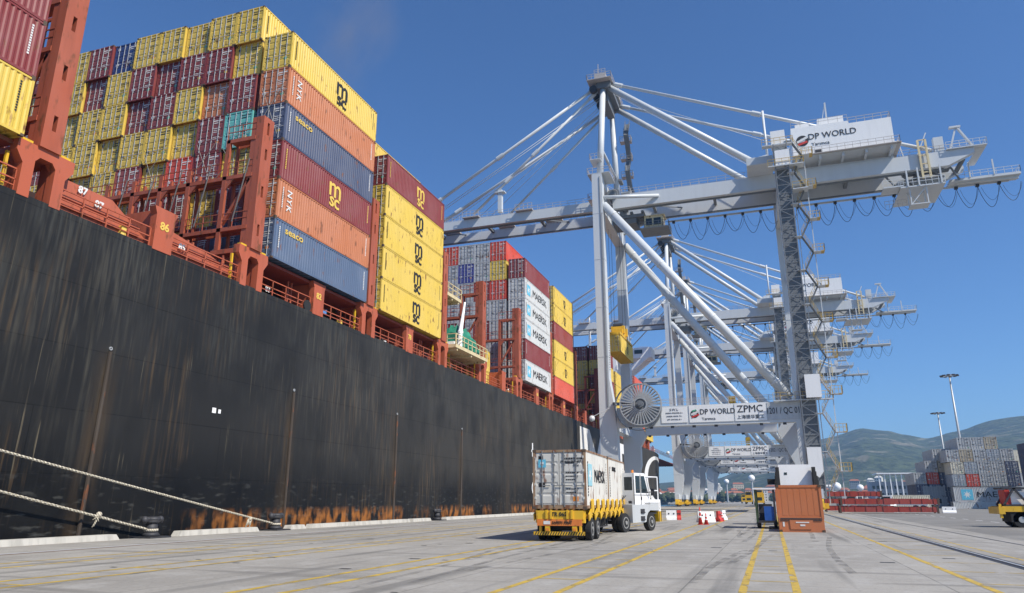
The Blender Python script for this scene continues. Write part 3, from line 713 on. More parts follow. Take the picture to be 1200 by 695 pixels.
def bollard(y, label):
    X = -28.35; r = empty('bollard', (X, y, 0), label, 'bollard', 'mooring bollards on the quay edge'); r.scale = (1.3, 1.3, 1.3)
    g = MB(); g.box(-.5, .5, -.5, .5, 0, .06); g.build('base_plate', M_dark, r)
    g = MB(); g.tube((0, 0, .08), (0, 0, .2), .34, .24, 14); g.tube((0, 0, .2), (0, 0, .5), .22, .20, 14); g.tube((0, 0, .5), (0, 0, .62), .20, .32, 14); g.tube((0, 0, .62), (0, 0, .74), .32, .26, 14); g.build('post', M_dark, r, True)
    g = MB(); g.tube((0, -.36, .64), (0, .36, .64), .12, n=10); g.ball((0, -.36, .64), .14); g.ball((0, .36, .64), .14); g.build('horn', M_dark, r, True)
bollard(28.5, 'black iron bollard holding the nearer rope'); bollard(38.0, 'black iron bollard holding the longer upper rope'); bollard(60.9, 'small distant black bollard with no rope visible')
m, n, b = newmat('mooring_rope'); tc = nd(n, 'ShaderNodeTexCoord'); wv = nd(n, 'ShaderNodeTexWave'); wv.bands_direction = 'DIAGONAL'; wv.inputs['Scale'].default_value = 4.5
n.links.new(tc.outputs['Object'], wv.inputs['Vector']); n.links.new(mixc(n, wv.outputs[1], (.30, .26, .19), (.62, .57, .46)), b.inputs['Base Color']); b.inputs['Roughness'].default_value = .95
M_rope = m
def rope(y, yk, zs_, label):
    g = MB(); pts = []; y0 = y - .3; sl = zs_
    for i in range(41):
        t = i / 40; yy = y0 - t * 62; pts.append((-28.35 - t * 1.9, yy, .42 + sl * (y0 - yy) - .9 * math.sin(math.pi * t)))
    # two strands twisted
    for ph in (0, 2.1, 4.2):
        q = []
        for a, b2 in zip(pts, pts[1:]):
            for j in range(9):
                t = j / 9; p = Vector(a).lerp(Vector(b2), t); th = (p.y) * 9 + ph; q.append((p.x + .03 * math.cos(th), p.y, p.z + .03 * math.sin(th)))
        g.path(q, .034, n=5)
    g.ring((-28.35, y, .36), 2, .22, .32, -.06, .06, 20)
    p = min(pts, key=lambda p: abs(p[1] - yk)); 
    for i in range(9): g.tube((p[0], yk + random.uniform(-.15, .15), p[2]), (p[0] + random.uniform(-.1, .1), yk + random.uniform(-.3, .3), p[2] - random.uniform(.15, .55)), .04, .02, 5)
    g.ball((p[0], yk, p[2]), .13, 8, 6)
    g.o = Vector((0, 0, 0)); o = g.build('mooring_rope', M_rope, None, True); tag(o, label, 'rope', 'mooring ropes')
rope(28.5, 25.5, .272, 'lower pale twisted rope running down to the nearer bollard'); rope(38.0, 35.7, .232, 'upper pale twisted rope running down to the second bollard')

# ------------------------------------------------------------------ ship-to-shore cranes
WX, LX, YN, YF = -24.3, 6.3, 116.0, 136.0
YA, YB = 122.5, 129.5            # girder centres
OC = (-9, 126, 0)
def crane_build():
    r = empty('harbour_crane', (-9, 126, 0), 'nearest and largest pale grey harbour crane straddling the quay road', 'crane', 'harbour cranes along the quay')
    def B(): return MB(OC)
    # legs
    for X, s in ((WX, 1), (LX, -1)):
        for Yc in (YN, YF):
            g = B(); ya, yb = Yc - .9, Yc + .9
            wd = .9 if X < 0 else 1.05
            o_ = -s * wd; i_ = s * wd
            # profile in x,z: slim top, flared haunch at the cross beam, tapering to the bogies
            if Yc == YN:
                pr = [(X - s * wd, 1.9), (X + s * .7, 1.9), (X + s * 1.9, 7.5), (X + s * 1.9, 12.9), (X + s * 1.6, 16.0), (X + s * wd, 21), (X + s * wd, 57.6), (X - s * wd, 57.6)]
            else:
                pr = [(X - s * wd, 1.9), (X + s * .7, 1.9), (X + s * 2.2, 8.0), (X + s * 2.2, 11.2), (X + s * 3.4, 13.3), (X + s * 2.0, 15.6), (X + s * wd, 20), (X + s * wd, 57.6), (X - s * wd, 57.6)]
                if X > 0: pr = [(X + wd, 1.9), (X - .7, 1.9), (X - 1.3, 6), (X - 4.4, 13.3), (X - 3.0, 15.6), (X - wd, 17), (X - wd, 57.6), (X + wd, 57.6)]
            g.prism(pr, 1, ya, yb)
            lg = g.build('leg', M_crane, r)
            g = B()
            for z in (8.5, 24.5, 33, 41.5, 50): g.box(X - wd - .03, X + wd + .03, ya - .03, yb + .03, z, z + .12)
            g.build('flange', M_crane, lg)
    for X in (WX, LX):
        g = B(); g.tube((X + .5, YN - .98, 16.2), (X + .5, YN - .98, 57), .05, n=6); g.tube((X + .72, YN - .98, 16.2), (X + .72, YN - .98, 50), .035, n=6); g.build('conduit', M_craned, r)
    g = B()
    for i in range(13): g.box(WX + .85, WX + 1.0, YN - .3, YN + .3, 22.5 + i * .4, 22.56 + i * .4)
    g.build('leg_rung', M_rail, r)
    # cross beams
    g = B(); g.box(WX + 1.9, LX - 1.6, YN - .85, YN + .85, 12.9, 16.0); nb = g.build('cross_beam', M_crane, r)
    g = B(); g.box(WX + 3.3, LX - 4.3, YF - .85, YF + .85, 13.25, 15.6); g.build('cross_beam', M_crane, r)
    for X in (WX, LX):
        g = B(); g.box(X - .8, X + .8, YN + .9, YF - .9, 13.0, 15.4); g.build('side_beam', M_crane, r)
        g = B(); g.box(X - .9, X + .9, YN + .9, YF - .9, 50.6, 53.0); g.build('side_beam', M_crane, r)
        g = B(); g.box(X - .7, X + .7, YN + .9, YF - .9, 56.2, 57.5); g.build('side_beam', M_crane, r)
        g = B(); g.tube((X, YN + .9, 50.4), (X, YF - .9, 40), .35, n=8); g.build('side_brace', M_crane, r) if X > 0 else None
        g = B(); g.beam((X, YN - 4, 2.6), (X, YF + 4, 2.6), 1.1, 1.3); g.build('equaliser_beam', M_crane, r)
    # lamps under the cross beams
    for Yc, z in ((YN, 12.9), (YF, 13.25)):
        for i in range(8):
            g = B(); g.cbox((WX + 4 + i * 3.3, Yc - .6, z - .16), .5, .35, .32); g.build('flood_lamp', M_dark, r)
    # sign boards
    def board(x0, x1, z0, z1, mat):
        g = B(); g.box(x0, x1, YN - .93, YN - .86, z0, z1); return g.build('sign_board', mat, nb)
    def T(s, size, x, z, mat, par, **k):
        return text('lettering', s, size, (x - OC[0], YN - .95 - OC[1], z), '-y', mat, par, **k)
    bd = board(-15.3, -11.3, 13.35, 15.75, M_white)
    T('S.W.L', .55, -13.3, 15.35, M_dark, bd); T('UNDER SPREADER 65 t', .26, -13.3, 14.85, M_dark, bd); T('UNDER HOOK 75 t', .28, -13.3, 14.35, M_dark, bd); T('LIFT ON RAIL 65 t', .28, -13.3, 13.85, M_dark, bd)
    bd = board(-11.0, -4.4, 13.3, 15.9, M_white)
    T('DP WORLD', 1.15, -6.75, 14.85, M_mb, bd, bold=.01, sx=.88); T('Yarımca', .62, -8.1, 13.8, M_mb, bd)
    g = B(); g.ring((-10.2, YN - .95, 14.6), 1, .34, .62, -.006, .006, 24); g.build('logo', M_mb, bd)
    g = B(); g.beam((-10.7, YN - .965, 14.5), (-9.5, YN - .965, 15.0), .02, .3); g.build('logo', M_mw, bd)
    g = B(); g.beam((-10.62, YN - .975, 14.1), (-9.5, YN - .975, 14.5), .02, .28); g.build('logo', M_mr, bd)
    g = B(); g.beam((-10.5, YN - .98, 15.0), (-9.9, YN - .98, 15.22), .02, .18); g.build('logo', M_mg, bd)
    bd = board(-4.2, .35, 13.3, 15.9, M_white)
    T('ZPMC', 1.5, -1.95, 15.05, M_mb, bd, bold=.008, sx=.95); T('上海振华重工', .66, -1.95, 13.85, M_mb, bd)
    bd = board(.5, 5.0, 13.3, 15.9, paint('sign_grey_paint', (.50, .52, .53), .5))
    T('1201 / QC 01', 1.3, 2.75, 14.6, M_mb, bd, bold=.006, sx=.66)
    # beam walkway railing
    g = B(); g.railing((WX + 6, YN - .8, 16.0), (LX - 1, YN - .8, 16.0), 1.1, 1.5, .06); g.railing((WX + 6, YN + .8, 16.0), (LX - 1, YN + .8, 16.0), 1.1, 1.5, .06); g.build('beam_railing', M_rail, r)
    # diagonal pipes
    g = B(); g.tube((-23.4, YN, 51.8), (3.9, YN, 16.6), .74, n=20); g.build('diagonal_pipe', M_crane, r, True)
    g = B(); g.tube((-23.4, YF, 51.0), (1.9, YF, 16.0), .74, n=20); g.build('diagonal_pipe', M_crane, r, True)
    for Y_, x1, z1 in ((YN, 3.9, 16.6), (YF, 1.9, 16.0)):
        p, q = Vector((-23.4, Y_, 51.8 if Y_ == YN else 51.0)), Vector((x1, Y_, z1))
        for t in (.06, .34, .62, .93): c = p.lerp(q, t); d = (q - p).normalized(); g = B(); g.tube(c - d * .12, c + d * .12, .80, n=20); g.build('pipe_flange', M_crane, r)
    g = B(); g.tube((-23.4, YN + .3, 53.4), (-14.5, YA - .6, 54.8), .33, n=12); g.build('girder_tie', M_crane, r, True)
    g = B(); g.tube((-23.4, YF - .3, 53.4), (-14.5, YB + .6, 54.8), .33, n=12); g.build('girder_tie', M_crane, r, True)
    # mast
    for y0, y1 in ((YN + 1.8, 124.0), (YF - .8, 132.6)):
        g = B(); g.tube((WX, y0, 57.4), (WX, y1, 80.0), .62, .56, 18); g.build('mast_post', M_crane, r, True)
    g = B(); g.box(-25.4, -22.6, 123.0, 133.6, 79.6, 80.9); g.box(-25.0, -23.6, 124.6, 132, 77.6, 79.6); g.build('mast_head', M_craned, r)
    g = B(); g.tube((-24.3, 120.8, 65), (-24.3, 134.6, 65), .3); g.build('mast_tie', M_crane, r, True)
    g = B(); g.box(-27.0, -22.2, 121.6, 134.6, 80.9, 81.02); g.railing((-27, 121.6, 81), (-22.2, 121.6, 81), 1.1, 1.0, .06); g.railing((-22.2, 121.6, 81), (-22.2, 134.6, 81), 1.1, 1.2, .06); g.railing((-27, 121.6, 81), (-27, 134.6, 81), 1.1, 1.2, .06)
    g.box(-25.6, -23.4, 122.4, 124.2, 81.0, 82.5); g.railing((-25.6, 122.4, 82.5), (-23.4, 122.4, 82.5), .9, .8, .06); g.beam((-24.9, 123, 82.5), (-24.9, 123, 85), .12, .12); g.tube((-22.6, 132, 81), (-22.6, 132, 84.5), .35, .08, 8)
    g.build('mast_platform', M_rail, r)
    for i in range(4): g = B(); g.tube((-26.0, 122.6 + i * 3.2, 79.5), (-26.0, 123.4 + i * 3.2, 79.5), .75, n=16); g.build('rope_sheave', M_dark, r)
    # ladder and landings beside the mast
    g = B(); z = 57.6; k = 0; X = -21.6
    while z < 77:
        a, b2 = (132.4, 135.4) if k % 2 == 0 else (135.4, 132.4)
        g.beam((X, a, z), (X, b2, z + 4), .9, .18); g.railing((X - .45, a, z), (X - .45, b2, z + 4), 1.0, 1.2, .05); g.railing((X + .45, a, z), (X + .45, b2, z + 4), 1.0, 1.2, .05)
        z += 4; k += 1
    g.build('mast_stair', M_craned, r)
    for z in (61.6, 65.6, 69.6, 73.6):
        g = B(); g.box(-23.3, -21, 134.8, 136.3, z - .1, z); g.railing((-23.3, 136.3, z), (-21, 136.3, z), 1.1, .8, .07); g.railing((-23.3, 134.8, z), (-21, 134.8, z), 1.1, .8, .07); g.railing((-21, 134.8, z), (-21, 136.3, z), 1.1, .8, .07); g.build('mast_landing', M_rail, r)
    # platforms at the leg top
    for z, x0, x1, y0, y1 in ((57.75, -26.0, -22.0, YN - .9, YN + 4.4), (61.5, -25.9, -23.9, YN + 1.0, YN + 4.4), (53.6, -26.4, -25.25, YN + .9, YN + 4), (60.0, -22.8, -21.0, 130, 136)):
        g = B(); g.box(x0, x1, y0, y1, z - .1, z); pf = g.build('leg_platform', M_crane, r)
        g = B(); g.railing((x0, y0, z), (x1, y0, z), 1.1, .9, .06); g.railing((x0, y0, z), (x0, y1, z), 1.1, 1, .06); g.railing((x1, y0, z), (x1, y1, z), 1.1, 1, .06); g.railing((x0, y1, z), (x1, y1, z), 1.1, 1, .06); g.build('platform_railing', M_rail, pf)
    g = B()
    for i in range(16):
        rr = random.Random(i); c = (rr.uniform(-27, -20.5), rr.uniform(119, 131), rr.uniform(53.4, 58.5)); g.cbox(c, rr.uniform(.4, 1.8), rr.uniform(.6, 2), rr.uniform(.4, 1.6))
    for i in range(6): g.tube((-22.6, 119 + i * 2, 55 + (i % 3)), (-22.6, 119.8 + i * 2, 55 + (i % 3)), .8, n=14)
    g.build('boom_hinge_gear', M_craned, r)
    # girders and boom
    for Yc in (YA, YB):
        g = B(); g.prism([(-72.5, 54.2), (-71, 53.35), (-24, 53.35), (-24, 55.5), (-30, 55.2), (-71, 55.0), (-72.5, 54.8)], 1, Yc - .6, Yc + .6); bo = g.build('boom', M_crane, r)
        g = B(); g.box(-22.9, 31.5, Yc - .6, Yc + .6, 53.35, 55.9); g.prism([(31.501, 53.35), (35.4, 55.1), (35.4, 55.9), (31.501, 55.9)], 1, Yc - .6, Yc + .6); gi = g.build('girder', M_crane, r)
        g = B(); s_ = 1 if Yc == YA else -1
        g.box(-71, 31, Yc - .15 + s_ * .4, Yc + .15 + s_ * .4, 53.1, 53.34); g.build('trolley_rail', M_craned, r)
        g = B(); yo = Yc - s_ * .0
        for x0, x1 in ((-70, -27), (-19.5, 8.0), (23.5, 35)):
            zz = 55.1 if x0 < -30 else 55.9
            for yy in (Yc - .55, Yc + .55): g.railing((x0, yy, zz), (x1, yy, zz), 1.1, 1.5, .05)
        g.build('girder_railing', M_rail, r)
        for x in (-62, -51, -40) if Yc == YA else (-58, -46, -36):
            g = B(); g.box(x - 1.7, x + 1.7, Yc - 1.4, Yc + .4, 55.2, 55.4); g.railing((x - 1.7, Yc - 1.4, 55.4), (x + 1.7, Yc - 1.4, 55.4), 1.1, .8, .07); g.build('stay_platform', M_rail, r)
    for x in (-70, -60, -49, -38, -27, -16, -5, 6, 17, 28, 34):
        g = B(); g.box(x - .25, x + .25, YA + .61, YB - .61, 54.4, 54.95); g.build('cross_tie', M_craned, r)
    for x in (-65, -43, -21, 0, 22):
        g = B(); g.beam((x, YA + .7, 54.7), (x + 10, YB - .7, 54.7), .2, .2); g.build('cross_tie', M_craned, r)
    for x, s_ in ((-24, 1), (-38, .8)):
        g = B(); g.beam((x + 2, YA, 55.9), (x - 1, YA - .8, 57.9), .9, .12); g.railing((x + 2, YA - .45, 55.9), (x - 1, YA - 1.2, 57.9), 1, 1, .05); g.build('boom_stair', M_rail, r) if s_ == 1 else None
    g = B(); g.box(-45.6, -44.8, YA - .4, YA + .4, 55.9, 60.6); g.box(-46.2, -44.2, YA - .6, YA + .6, 60.0, 60.2); g.build('boom_lamp_post', M_crane, r)
    # stays
    def stay(p, q, rad, joints=(), name='stay'):
        g = B(); p = Vector(p); q = Vector(q); g.tube(p, q, rad, n=10); o = g.build(name, M_crane, r, True)
        for t in joints: c = p.lerp(q, t); d = (q - p).normalized(); g = B(); g.tube(c - d * .8, c + d * .8, rad * 1.55, n=10); g.build('stay_joint', M_crane, o)
    stay((-25.5, 123.6, 80.2), (-65.5, YA, 56.2), .30, (.02, .5, .83)); stay((-25.5, 132.8, 79.8), (-65.5, YB, 56.2), .30, (.02, .45, .8))
    stay((-25.5, 124.1, 79.6), (-50.8, YA, 56.3), .26, (.04, .5, .72)); stay((-25.5, 132.4, 79.2), (-47.6, YB, 56.6), .24, (.04, .5))
    for dz in (0, .55):
        for y_ in (125.6, 130.8): stay((-25.4, y_, 79.0 - dz), (-66, y_ , 56.0 - dz), .07, name='hoist_rope')
    stay((-25.4, 128.2, 79), (-54, 127.6, 56), .05, name='hoist_rope'); stay((-25.4, 128.9, 79), (-52, 128.6, 56), .05, name='hoist_rope')
    stay((-23.2, 124.2, 80.2), (3.0, 121.2, 57.6), .58); stay((-23.2, 132.6, 79.9), (3.0, 130.8, 57.4), .56)
    g = B(); g.prism([(1.0, 57.2), (4.6, 57.2), (4.6, 59.2), (3.0, 58.9)], 1, 120.6, 121.8); g.prism([(1.0, 57.2), (4.6, 57.2), (4.6, 59.2), (3.0, 58.9)], 1, 130.2, 131.4); g.box(1, 5.2, 117, 135, 55.9, 57.2); g.build('backstay_seat', M_crane, r)
    stay((-22.8, 124.4, 81.0), (29.8, YA, 56.5), .30, (.03, .5)); stay((-22.8, 132.4, 80.6), (29.8, YB, 56.5), .28, (.03, .5))
    stay((-22.8, 128, 80.6), (10, 128, 62.5), .05, name='hoist_rope'); stay((-22.8, 127, 80.2), (4, 127, 58.5), .05, name='hoist_rope')
    stay((4.6, 122.2, 57.4), (4.6, 123.3, 69.0), .22); 
    # machinery house
    mh = MB(OC); zb, zt = 57.2, 62.9
    mh.prism([(8.6, zb), (23.9, zb), (23.9, 62.0), (17.6, 62.0), (17.5, 62.5), (8.6, 62.6)], 1, 119.2, 133.6)
    hs = mh.build('machinery_house', M_white, r)
    g = B(); g.box(9.4, 11.6, 120, 124, 62.6, 63.6); g.box(13, 17, 120, 124, 62.6, 64.0); g.build('roof_unit', M_white, hs)
    g = B(); g.box(8.4, 24.1, 119.0, 133.8, 56.9, 57.19)
    for x in (9, 12.5, 16, 19.5, 23.2): g.box(x, x + .35, 119.1, 133.6, 56.3, 56.9)
    for y in (YA, YB): g.box(8.5, 24, y - .4, y + .4, 55.95, 56.3)
    g.build('house_floor', M_crane, hs)
    g = B(); g.railing((8.4, 118.6, 57.2), (24.6, 118.6, 57.2), 1.1, 1.2, .06); g.box(8.4, 24.6, 118.4, 119.0, 57.05, 57.15); g.railing((24.6, 118.6, 57.2), (24.6, 133, 57.2), 1.1, 1.5, .06); g.box(24.1, 24.8, 118.5, 133, 57.05, 57.15); g.build('house_railing', M_rail, hs)
    g = B(); g.railing((17.6, 119.3, 62.0), (23.8, 119.3, 62.0), 1.1, 1.2, .06); g.railing((23.8, 119.3, 62.0), (23.8, 133.5, 62.0), 1.1, 1.5, .06); g.railing((8.7, 119.3, 62.6), (17.5, 119.3, 62.6), 1.1, 1.5, .05); g.build('roof_railing', M_rail, hs)
    g = B(); g.beam((14.6, 121, 62.6), (14.6, 121, 67.4), .25, .25); g.beam((14.6, 121, 67.4), (13.6, 121, 62.8), .12, .12); g.build('lightning_mast', M_crane, hs)
    text('lettering', 'DP WORLD', 1.5, (14.9 - OC[0], 119.17 - OC[1], 60.5), '-y', M_mb, hs, bold=.008, sx=.95); text('lettering', 'Yarımca', .85, (13.0 - OC[0], 119.17 - OC[1], 59.1), '-y', M_mb, hs)
    g = B(); g.ring((10.25, 119.16, 60.0), 1, .5, .98, -.01, .01, 26); g.build('logo', M_mb, hs)
    g = B(); g.beam((9.4, 119.13, 59.8), (11.1, 119.13, 60.6), .02, .4); g.build('logo', M_mw, hs)
    g = B(); g.beam((9.55, 119.11, 59.35), (11.0, 119.11, 59.75), .02, .4); g.build('logo', M_mr, hs)
    g = B(); g.box(12.0, 13.0, 119.14, 119.19, 57.5, 58.0); g.build('vent', M_dark, hs)
    # leg-top cabinets
    for x0, x1, z0, z1, y0 in ((5.1, 7.3, 57.7, 60.2, YN - 1.6), (5.4, 7.6, 53.6, 56.2, YN - 2.6), (6.1, 8.2, 16.2, 19.6, YN - 2.6)):
        g = B(); g.box(x0, x1, y0, y0 + 2.0, z0, z1); g.build('cabinet', M_white, r)
    g = B(); g.prism([(5.6, 5.6), (6.6, 4.8), (7.2, 5.6), (7.2, 9.0), (5.3, 9.0), (5.3, 5.6)], 1, YN - 3.6, YN - 2.6); g.build('cabinet', M_white, r)
    for z, x0, x1, y0, y1 in ((53.5, 4.2, 9.6, YN - 2.8, YN - .95), (49.2, 7.5, 9.8, YN - 2.8, YN - .95), (57.65, 3.6, 8.4, YN - 2.0, YN - .95), (16.1, 1.5, 9.8, YN - 1.8, YN - 1.0)):
        g = B(); g.box(x0, x1, y0, y1, z - .14, z); pf = g.build('leg_platform', M_crane, r)
        g = B(); g.railing((x0, y0, z), (x1, y0, z), 1.1, 1.0, .06); g.railing((x1, y0, z), (x1, y1, z), 1.1, 1.0, .06); g.build('platform_railing', M_yrail, pf)
    # lift mast: dark open lattice with cable trays up the front of the landside leg
    g = B(); xa, xb, ya, yb = 5.3, 7.3, YN - 2.5, YN - 1.0
    for x in (xa, xb):
        for y in (ya, yb): g.beam((x, y, 2), (x, y, 57.4), .14, .14)
    z = 2.5; k = 0
    while z < 56:
        for y in (ya, yb):
            g.beam((xa, y, z), (xb, y, z), .1, .1); g.beam((xa, y, z) if k % 2 else (xb, y, z), (xb, y, z + 1.4) if k % 2 else (xa, y, z + 1.4), .09, .09)
        g.beam((xa, ya, z), (xa, yb, z), .1, .1); g.beam((xb, ya, z), (xb, yb, z), .1, .1)
        z += 1.4; k += 1
    g.build('lift_mast', paint('mast_dark_paint', (.17, .185, .20), .6), r)
    g = B(); g.box(5.35, 7.25, YN - 1.0, YN - .91, 3, 57); g.build('cable_tray', paint('tray_dark_paint', (.15, .165, .18), .6), r)
    # stair tower on the outer face of the landside leg
    z = 3.0; k = 0; X0, X1 = 8.1, 9.5; yS = YN - 1.6; RS = 2.75
    while z < 56:
        g = B(); a, b2 = (X0, X1) if k % 2 == 0 else (X1, X0)
        g.beam((a + (.0), yS, z), (b2, yS, z + RS), .08, .25, (0, 1, 0)); g.beam((a, yS + .8, z), (b2, yS + .8, z + RS), .08, .25, (0, 1, 0))
        for i in range(12): t = (i + .5) / 12; c = (a + (b2 - a) * t, yS + .4, z + RS * t); g.cbox(c, .24, .8, .05)
        st = g.build('stair_flight', M_craned if z > 18 else M_rail, r)
        g = B(); g.railing((a, yS, z), (b2, yS, z + RS), 1.05, 1.0, .05); g.build('handrail', M_yrail, st)
        g = B(); xx = b2; lo, hi = (xx, xx + 1.1) if k % 2 == 0 else (xx - 1.1, xx)
        g.box(lo, hi, yS - .3, yS + 1.2, z + RS - .08, z + RS); lo_ = g.build('landing', M_crane, st)
        if k % 2 == 0: g = B(); hi += .5; g.box(hi - .5, hi, yS - .3, yS + 1.2, z + RS - .08, z + RS); g.railing((lo, yS - .3, z + RS), (hi, yS - .3, z + RS), 1.1, .55, .06); g.railing((hi, yS - .3, z + RS), (hi, yS + 1.2, z + RS), 1.1, .6, .06); g.build('landing_rail', M_yrail, st)
        z += RS; k += 1
    g = B()
    for x in (X0 - .3, X1 + .3): g.beam((x, yS + .9, 1), (x, yS + .9, 57), .12, .12)
    g.build('stair_post', M_crane, r)
    # festoon cables under the far girder
    def catenary(x0, x1, y, z, dz, rad=.05, nseg=10):
        g = B(); pts = [(x0 + (x1 - x0) * i / nseg, y, z - dz * math.sin(math.pi * i / nseg) ** .8) for i in range(nseg + 1)]; g.path(pts, rad, 5); return g
    x = -13.0; k = 0
    while x < 41:
        wdt = 3.15; g = catenary(x, x + wdt, YB + 1.3, 52.6, 3.5 + .5 * math.sin(k * 1.7), .042)
        g.cbox((x, YB + 1.3, 52.75), .5, .5, .4); g.build('festoon_cable', M_dark, r)
        g = catenary(x + .7, x + wdt + .3, YB + 1.9, 52.6, 2.6 + .4 * math.sin(k), .025); g.build('festoon_cable', M_dark, r)
        x += wdt; k += 1
    g = B(); g.beam((-14, YB + 1.3, 52.98), (42, YB + 1.3, 52.98), .25, .3); g.build('festoon_track', M_crane, r)
    # rear end: frame, service platform, brackets
    g = B(); g.box(33, 43.2, YB - 1.0, YB + 1.8, 53.1, 53.5); g.railing((33, YB - 1, 53.5), (43.2, YB - 1, 53.5), 1.1, 1.2, .06); g.railing((43.2, YB - 1, 53.5), (43.2, YB + 1.8, 53.5), 1.1, 1, .06); g.beam((34, YB, 53.3), (43, YB, 53.0), .5, .7)
    for x in (36, 39.5): g.beam((x, YB - 1, 53.5), (x, YB - 1, 56.2), .2, .2)
    g.build('rear_platform', M_crane, r)
    g = B(); g.box(31.5, 37.2, YA - 1, YA + 1.6, 55.95, 56.1); g.railing((31.5, YA - 1, 56.1), (37.2, YA - 1, 56.1), 1.1, .9, .06); g.railing((37.2, YA - 1, 56.1), (37.2, YB, 56.1), 1.1, .9, .06); g.box(36, 37.2, YA, YB, 55.9, 56.1); g.build('rear_platform', M_crane, r)
    g = B(); g.beam((32.2, YA, 56), (33.6, YA, 60.2), .25, .25); g.beam((33.6, YA, 60.2), (35.6, YA, 56), .5, .25); g.box(32.6, 34.2, YA - .3, YA + .3, 59.9, 60.2); g.beam((22.5 + 1, YA, 56), (25, YA, 59.2), .18, .18); g.beam((25, YA, 59.2), (25.5, YA, 56), .14, .14); g.beam((27.5, YA, 56), (29.2, YA, 59.8), .18, .18); g.box(30, 31.4, YA - .4, YA + .6, 56, 58.6); g.build('rear_bracket', M_crane, r)
    g = B()
    for i in range(5): g.beam((22.5 + i * 2.4, YA + .8, 53.4), (24.9 + i * 2.4, YB - .8, 53.4), .25, .25)
    g.box(26, 33, YA + .8, YB - .8, 55.0, 55.2); g.build('rear_bracing', M_craned, r)
    # tall yellow service frame on the rear girder + hanging cage
    g = B(); g.beam((27.6, YA - 1.0, 51.5), (27.6, YA - 1.0, 58.2), .3, .3); g.beam((28.7, YA - 1.0, 51.5), (28.7, YA - 1.0, 58.2), .3, .3)
    for z in (52.5, 54, 55.5, 57, 58.2): g.beam((27.6, YA - 1, z), (28.7, YA - 1, z), .15, .15)
    g.build('service_ladder', M_cream, r)
    g = B(); x0, x1, y0, y1 = 22.6, 31, YA - 1.4, YB
    g.box(x0 + 1.5, x1 - .5, y0, y1, 50.1, 50.3); g.railing((x0 + 1.5, y0, 50.3), (x1 - .5, y0, 50.3), 1.2, .9, .07); g.box(x0 - 1, x0 + 2, y0, y0 + 3, 50.4, 50.6); g.railing((x0 - 1, y0, 50.6), (x0 + 2, y0, 50.6), 1.1, .8, .07)
    for x in (25.2, 26.8, 30): 
        for y in (y0, y1): g.beam((x, y, 50.2), (x, y, 53.3), .22, .22)
    for x in (25.4, 27.8):
        for y in (y0 + .5, y0 + 2.5): g.beam((x, y, 47.3), (x, y, 50.1), .16, .16)
    g.box(25.2, 28, y0 + .3, y0 + 2.7, 47.2, 47.35); g.beam((25.4, y0 + .5, 47.3), (27.8, y0 + .5, 50.1), .12, .12); g.beam((27.8, y0 + 2.5, 47.3), (25.4, y0 + 2.5, 50.1), .12, .12)
    g.build('service_cage', M_crane, r)
    g = B(); g.railing((21.8, y0 + 2, 47.6), (25, y0 + 2, 47.6), 1.3, .7, .05); g.build('cage_railing', M_rail, r)
    # trolley, cab, hoist ropes
    g = B(); g.box(-25.5, -17.6, YA + 1.1, YB - 1.1, 51.9, 52.5)
    for x in (-25, -22.5, -20, -18): g.box(x, x + .5, YA + .7, YB - .7, 52.5, 52.9); g.tube((x, YA + 2, 52.1), (x, YB - 2, 52.1), .45, n=12)
    g.box(-24, -19, YA + 1.4, YB - 1.4, 50.9, 51.9); g.build('trolley', M_craned, r)
    cb = B(); cb.box(-17.6, -14.2, 124.2, 127.0, 49.5, 51.9); cb.box(-17.9, -13.9, 124.0, 127.2, 51.9, 52.05); c_ = cb.build('operator_cab', M_cream, r)
    g = B(); g.box(-17.3, -16.2, 124.12, 124.19, 50.2, 51.5); g.box(-15.9, -14.6, 124.12, 124.19, 50.2, 51.5); g.box(-17.68, -17.61, 124.5, 126.7, 50, 51.6); g.build('cab_window', M_glass, c_)
    g = B(); g.box(-18.4, -13.2, 123.2, 128, 49.3, 49.45); g.railing((-18.4, 123.2, 49.45), (-13.2, 123.2, 49.45), 1.1, .9, .07); g.railing((-13.2, 123.2, 49.45), (-13.2, 128, 49.45), 1.1, .9, .07); g.build('cab_platform', M_craned, c_)
    # cable reel
    cx, cy, cz = -18.3, YN - 1.9, 16.3
    g = B(); g.ring((cx, cy, cz), 1, 3.15, 3.3, -.45, -.3, 48); g.ring((cx, cy, cz), 1, 3.15, 3.3, .3, .45, 48); g.ring((cx, cy, cz), 1, .9, 1.05, -.42, .42, 24); rl = g.build('cable_reel', M_galv, r)
    for sgn in (-1, 1):
        for i in range(36):
            a = 2 * math.pi * i / 36; u, v = math.cos(a), math.sin(a); g = B(); g.beam((cx + u * .9, cy + sgn * .3, cz + v * .9), (cx + u * 3.25, cy + sgn * .4, cz + v * 3.25), .15, .10, (0, 1, 0)); g.build('spoke', M_galv, rl)
    g = B(); g.tube((cx, cy - .9, cz), (cx, cy + .9, cz), .55, n=18); g.tube((cx, cy - 1.15, cz), (cx, cy - .9, cz), .3, n=12); g.ring((cx, cy, cz), 1, .5, 1.2, -.25, .25, 36); g.build('hub', M_craned, rl, True)
    g = B(); g.ring((cx - .5, cy + .5, cz - .3), 1, 3.65, 3.72, -.4, .4, 44); g.beam((cx, cy, cz), (cx - 4.6, cy + 1.0, cz + .4), .3, .5); g.build('reel_guard', M_craned, rl)
    g = B(); g.tube((-22.2, YN - 1.2, 16.6), (-26.3, YN - 1.6, 14.6), .06, n=6); g.ball((-26.3, YN - 1.6, 14.4), .5); g.build('camera_arm', M_crane, r)
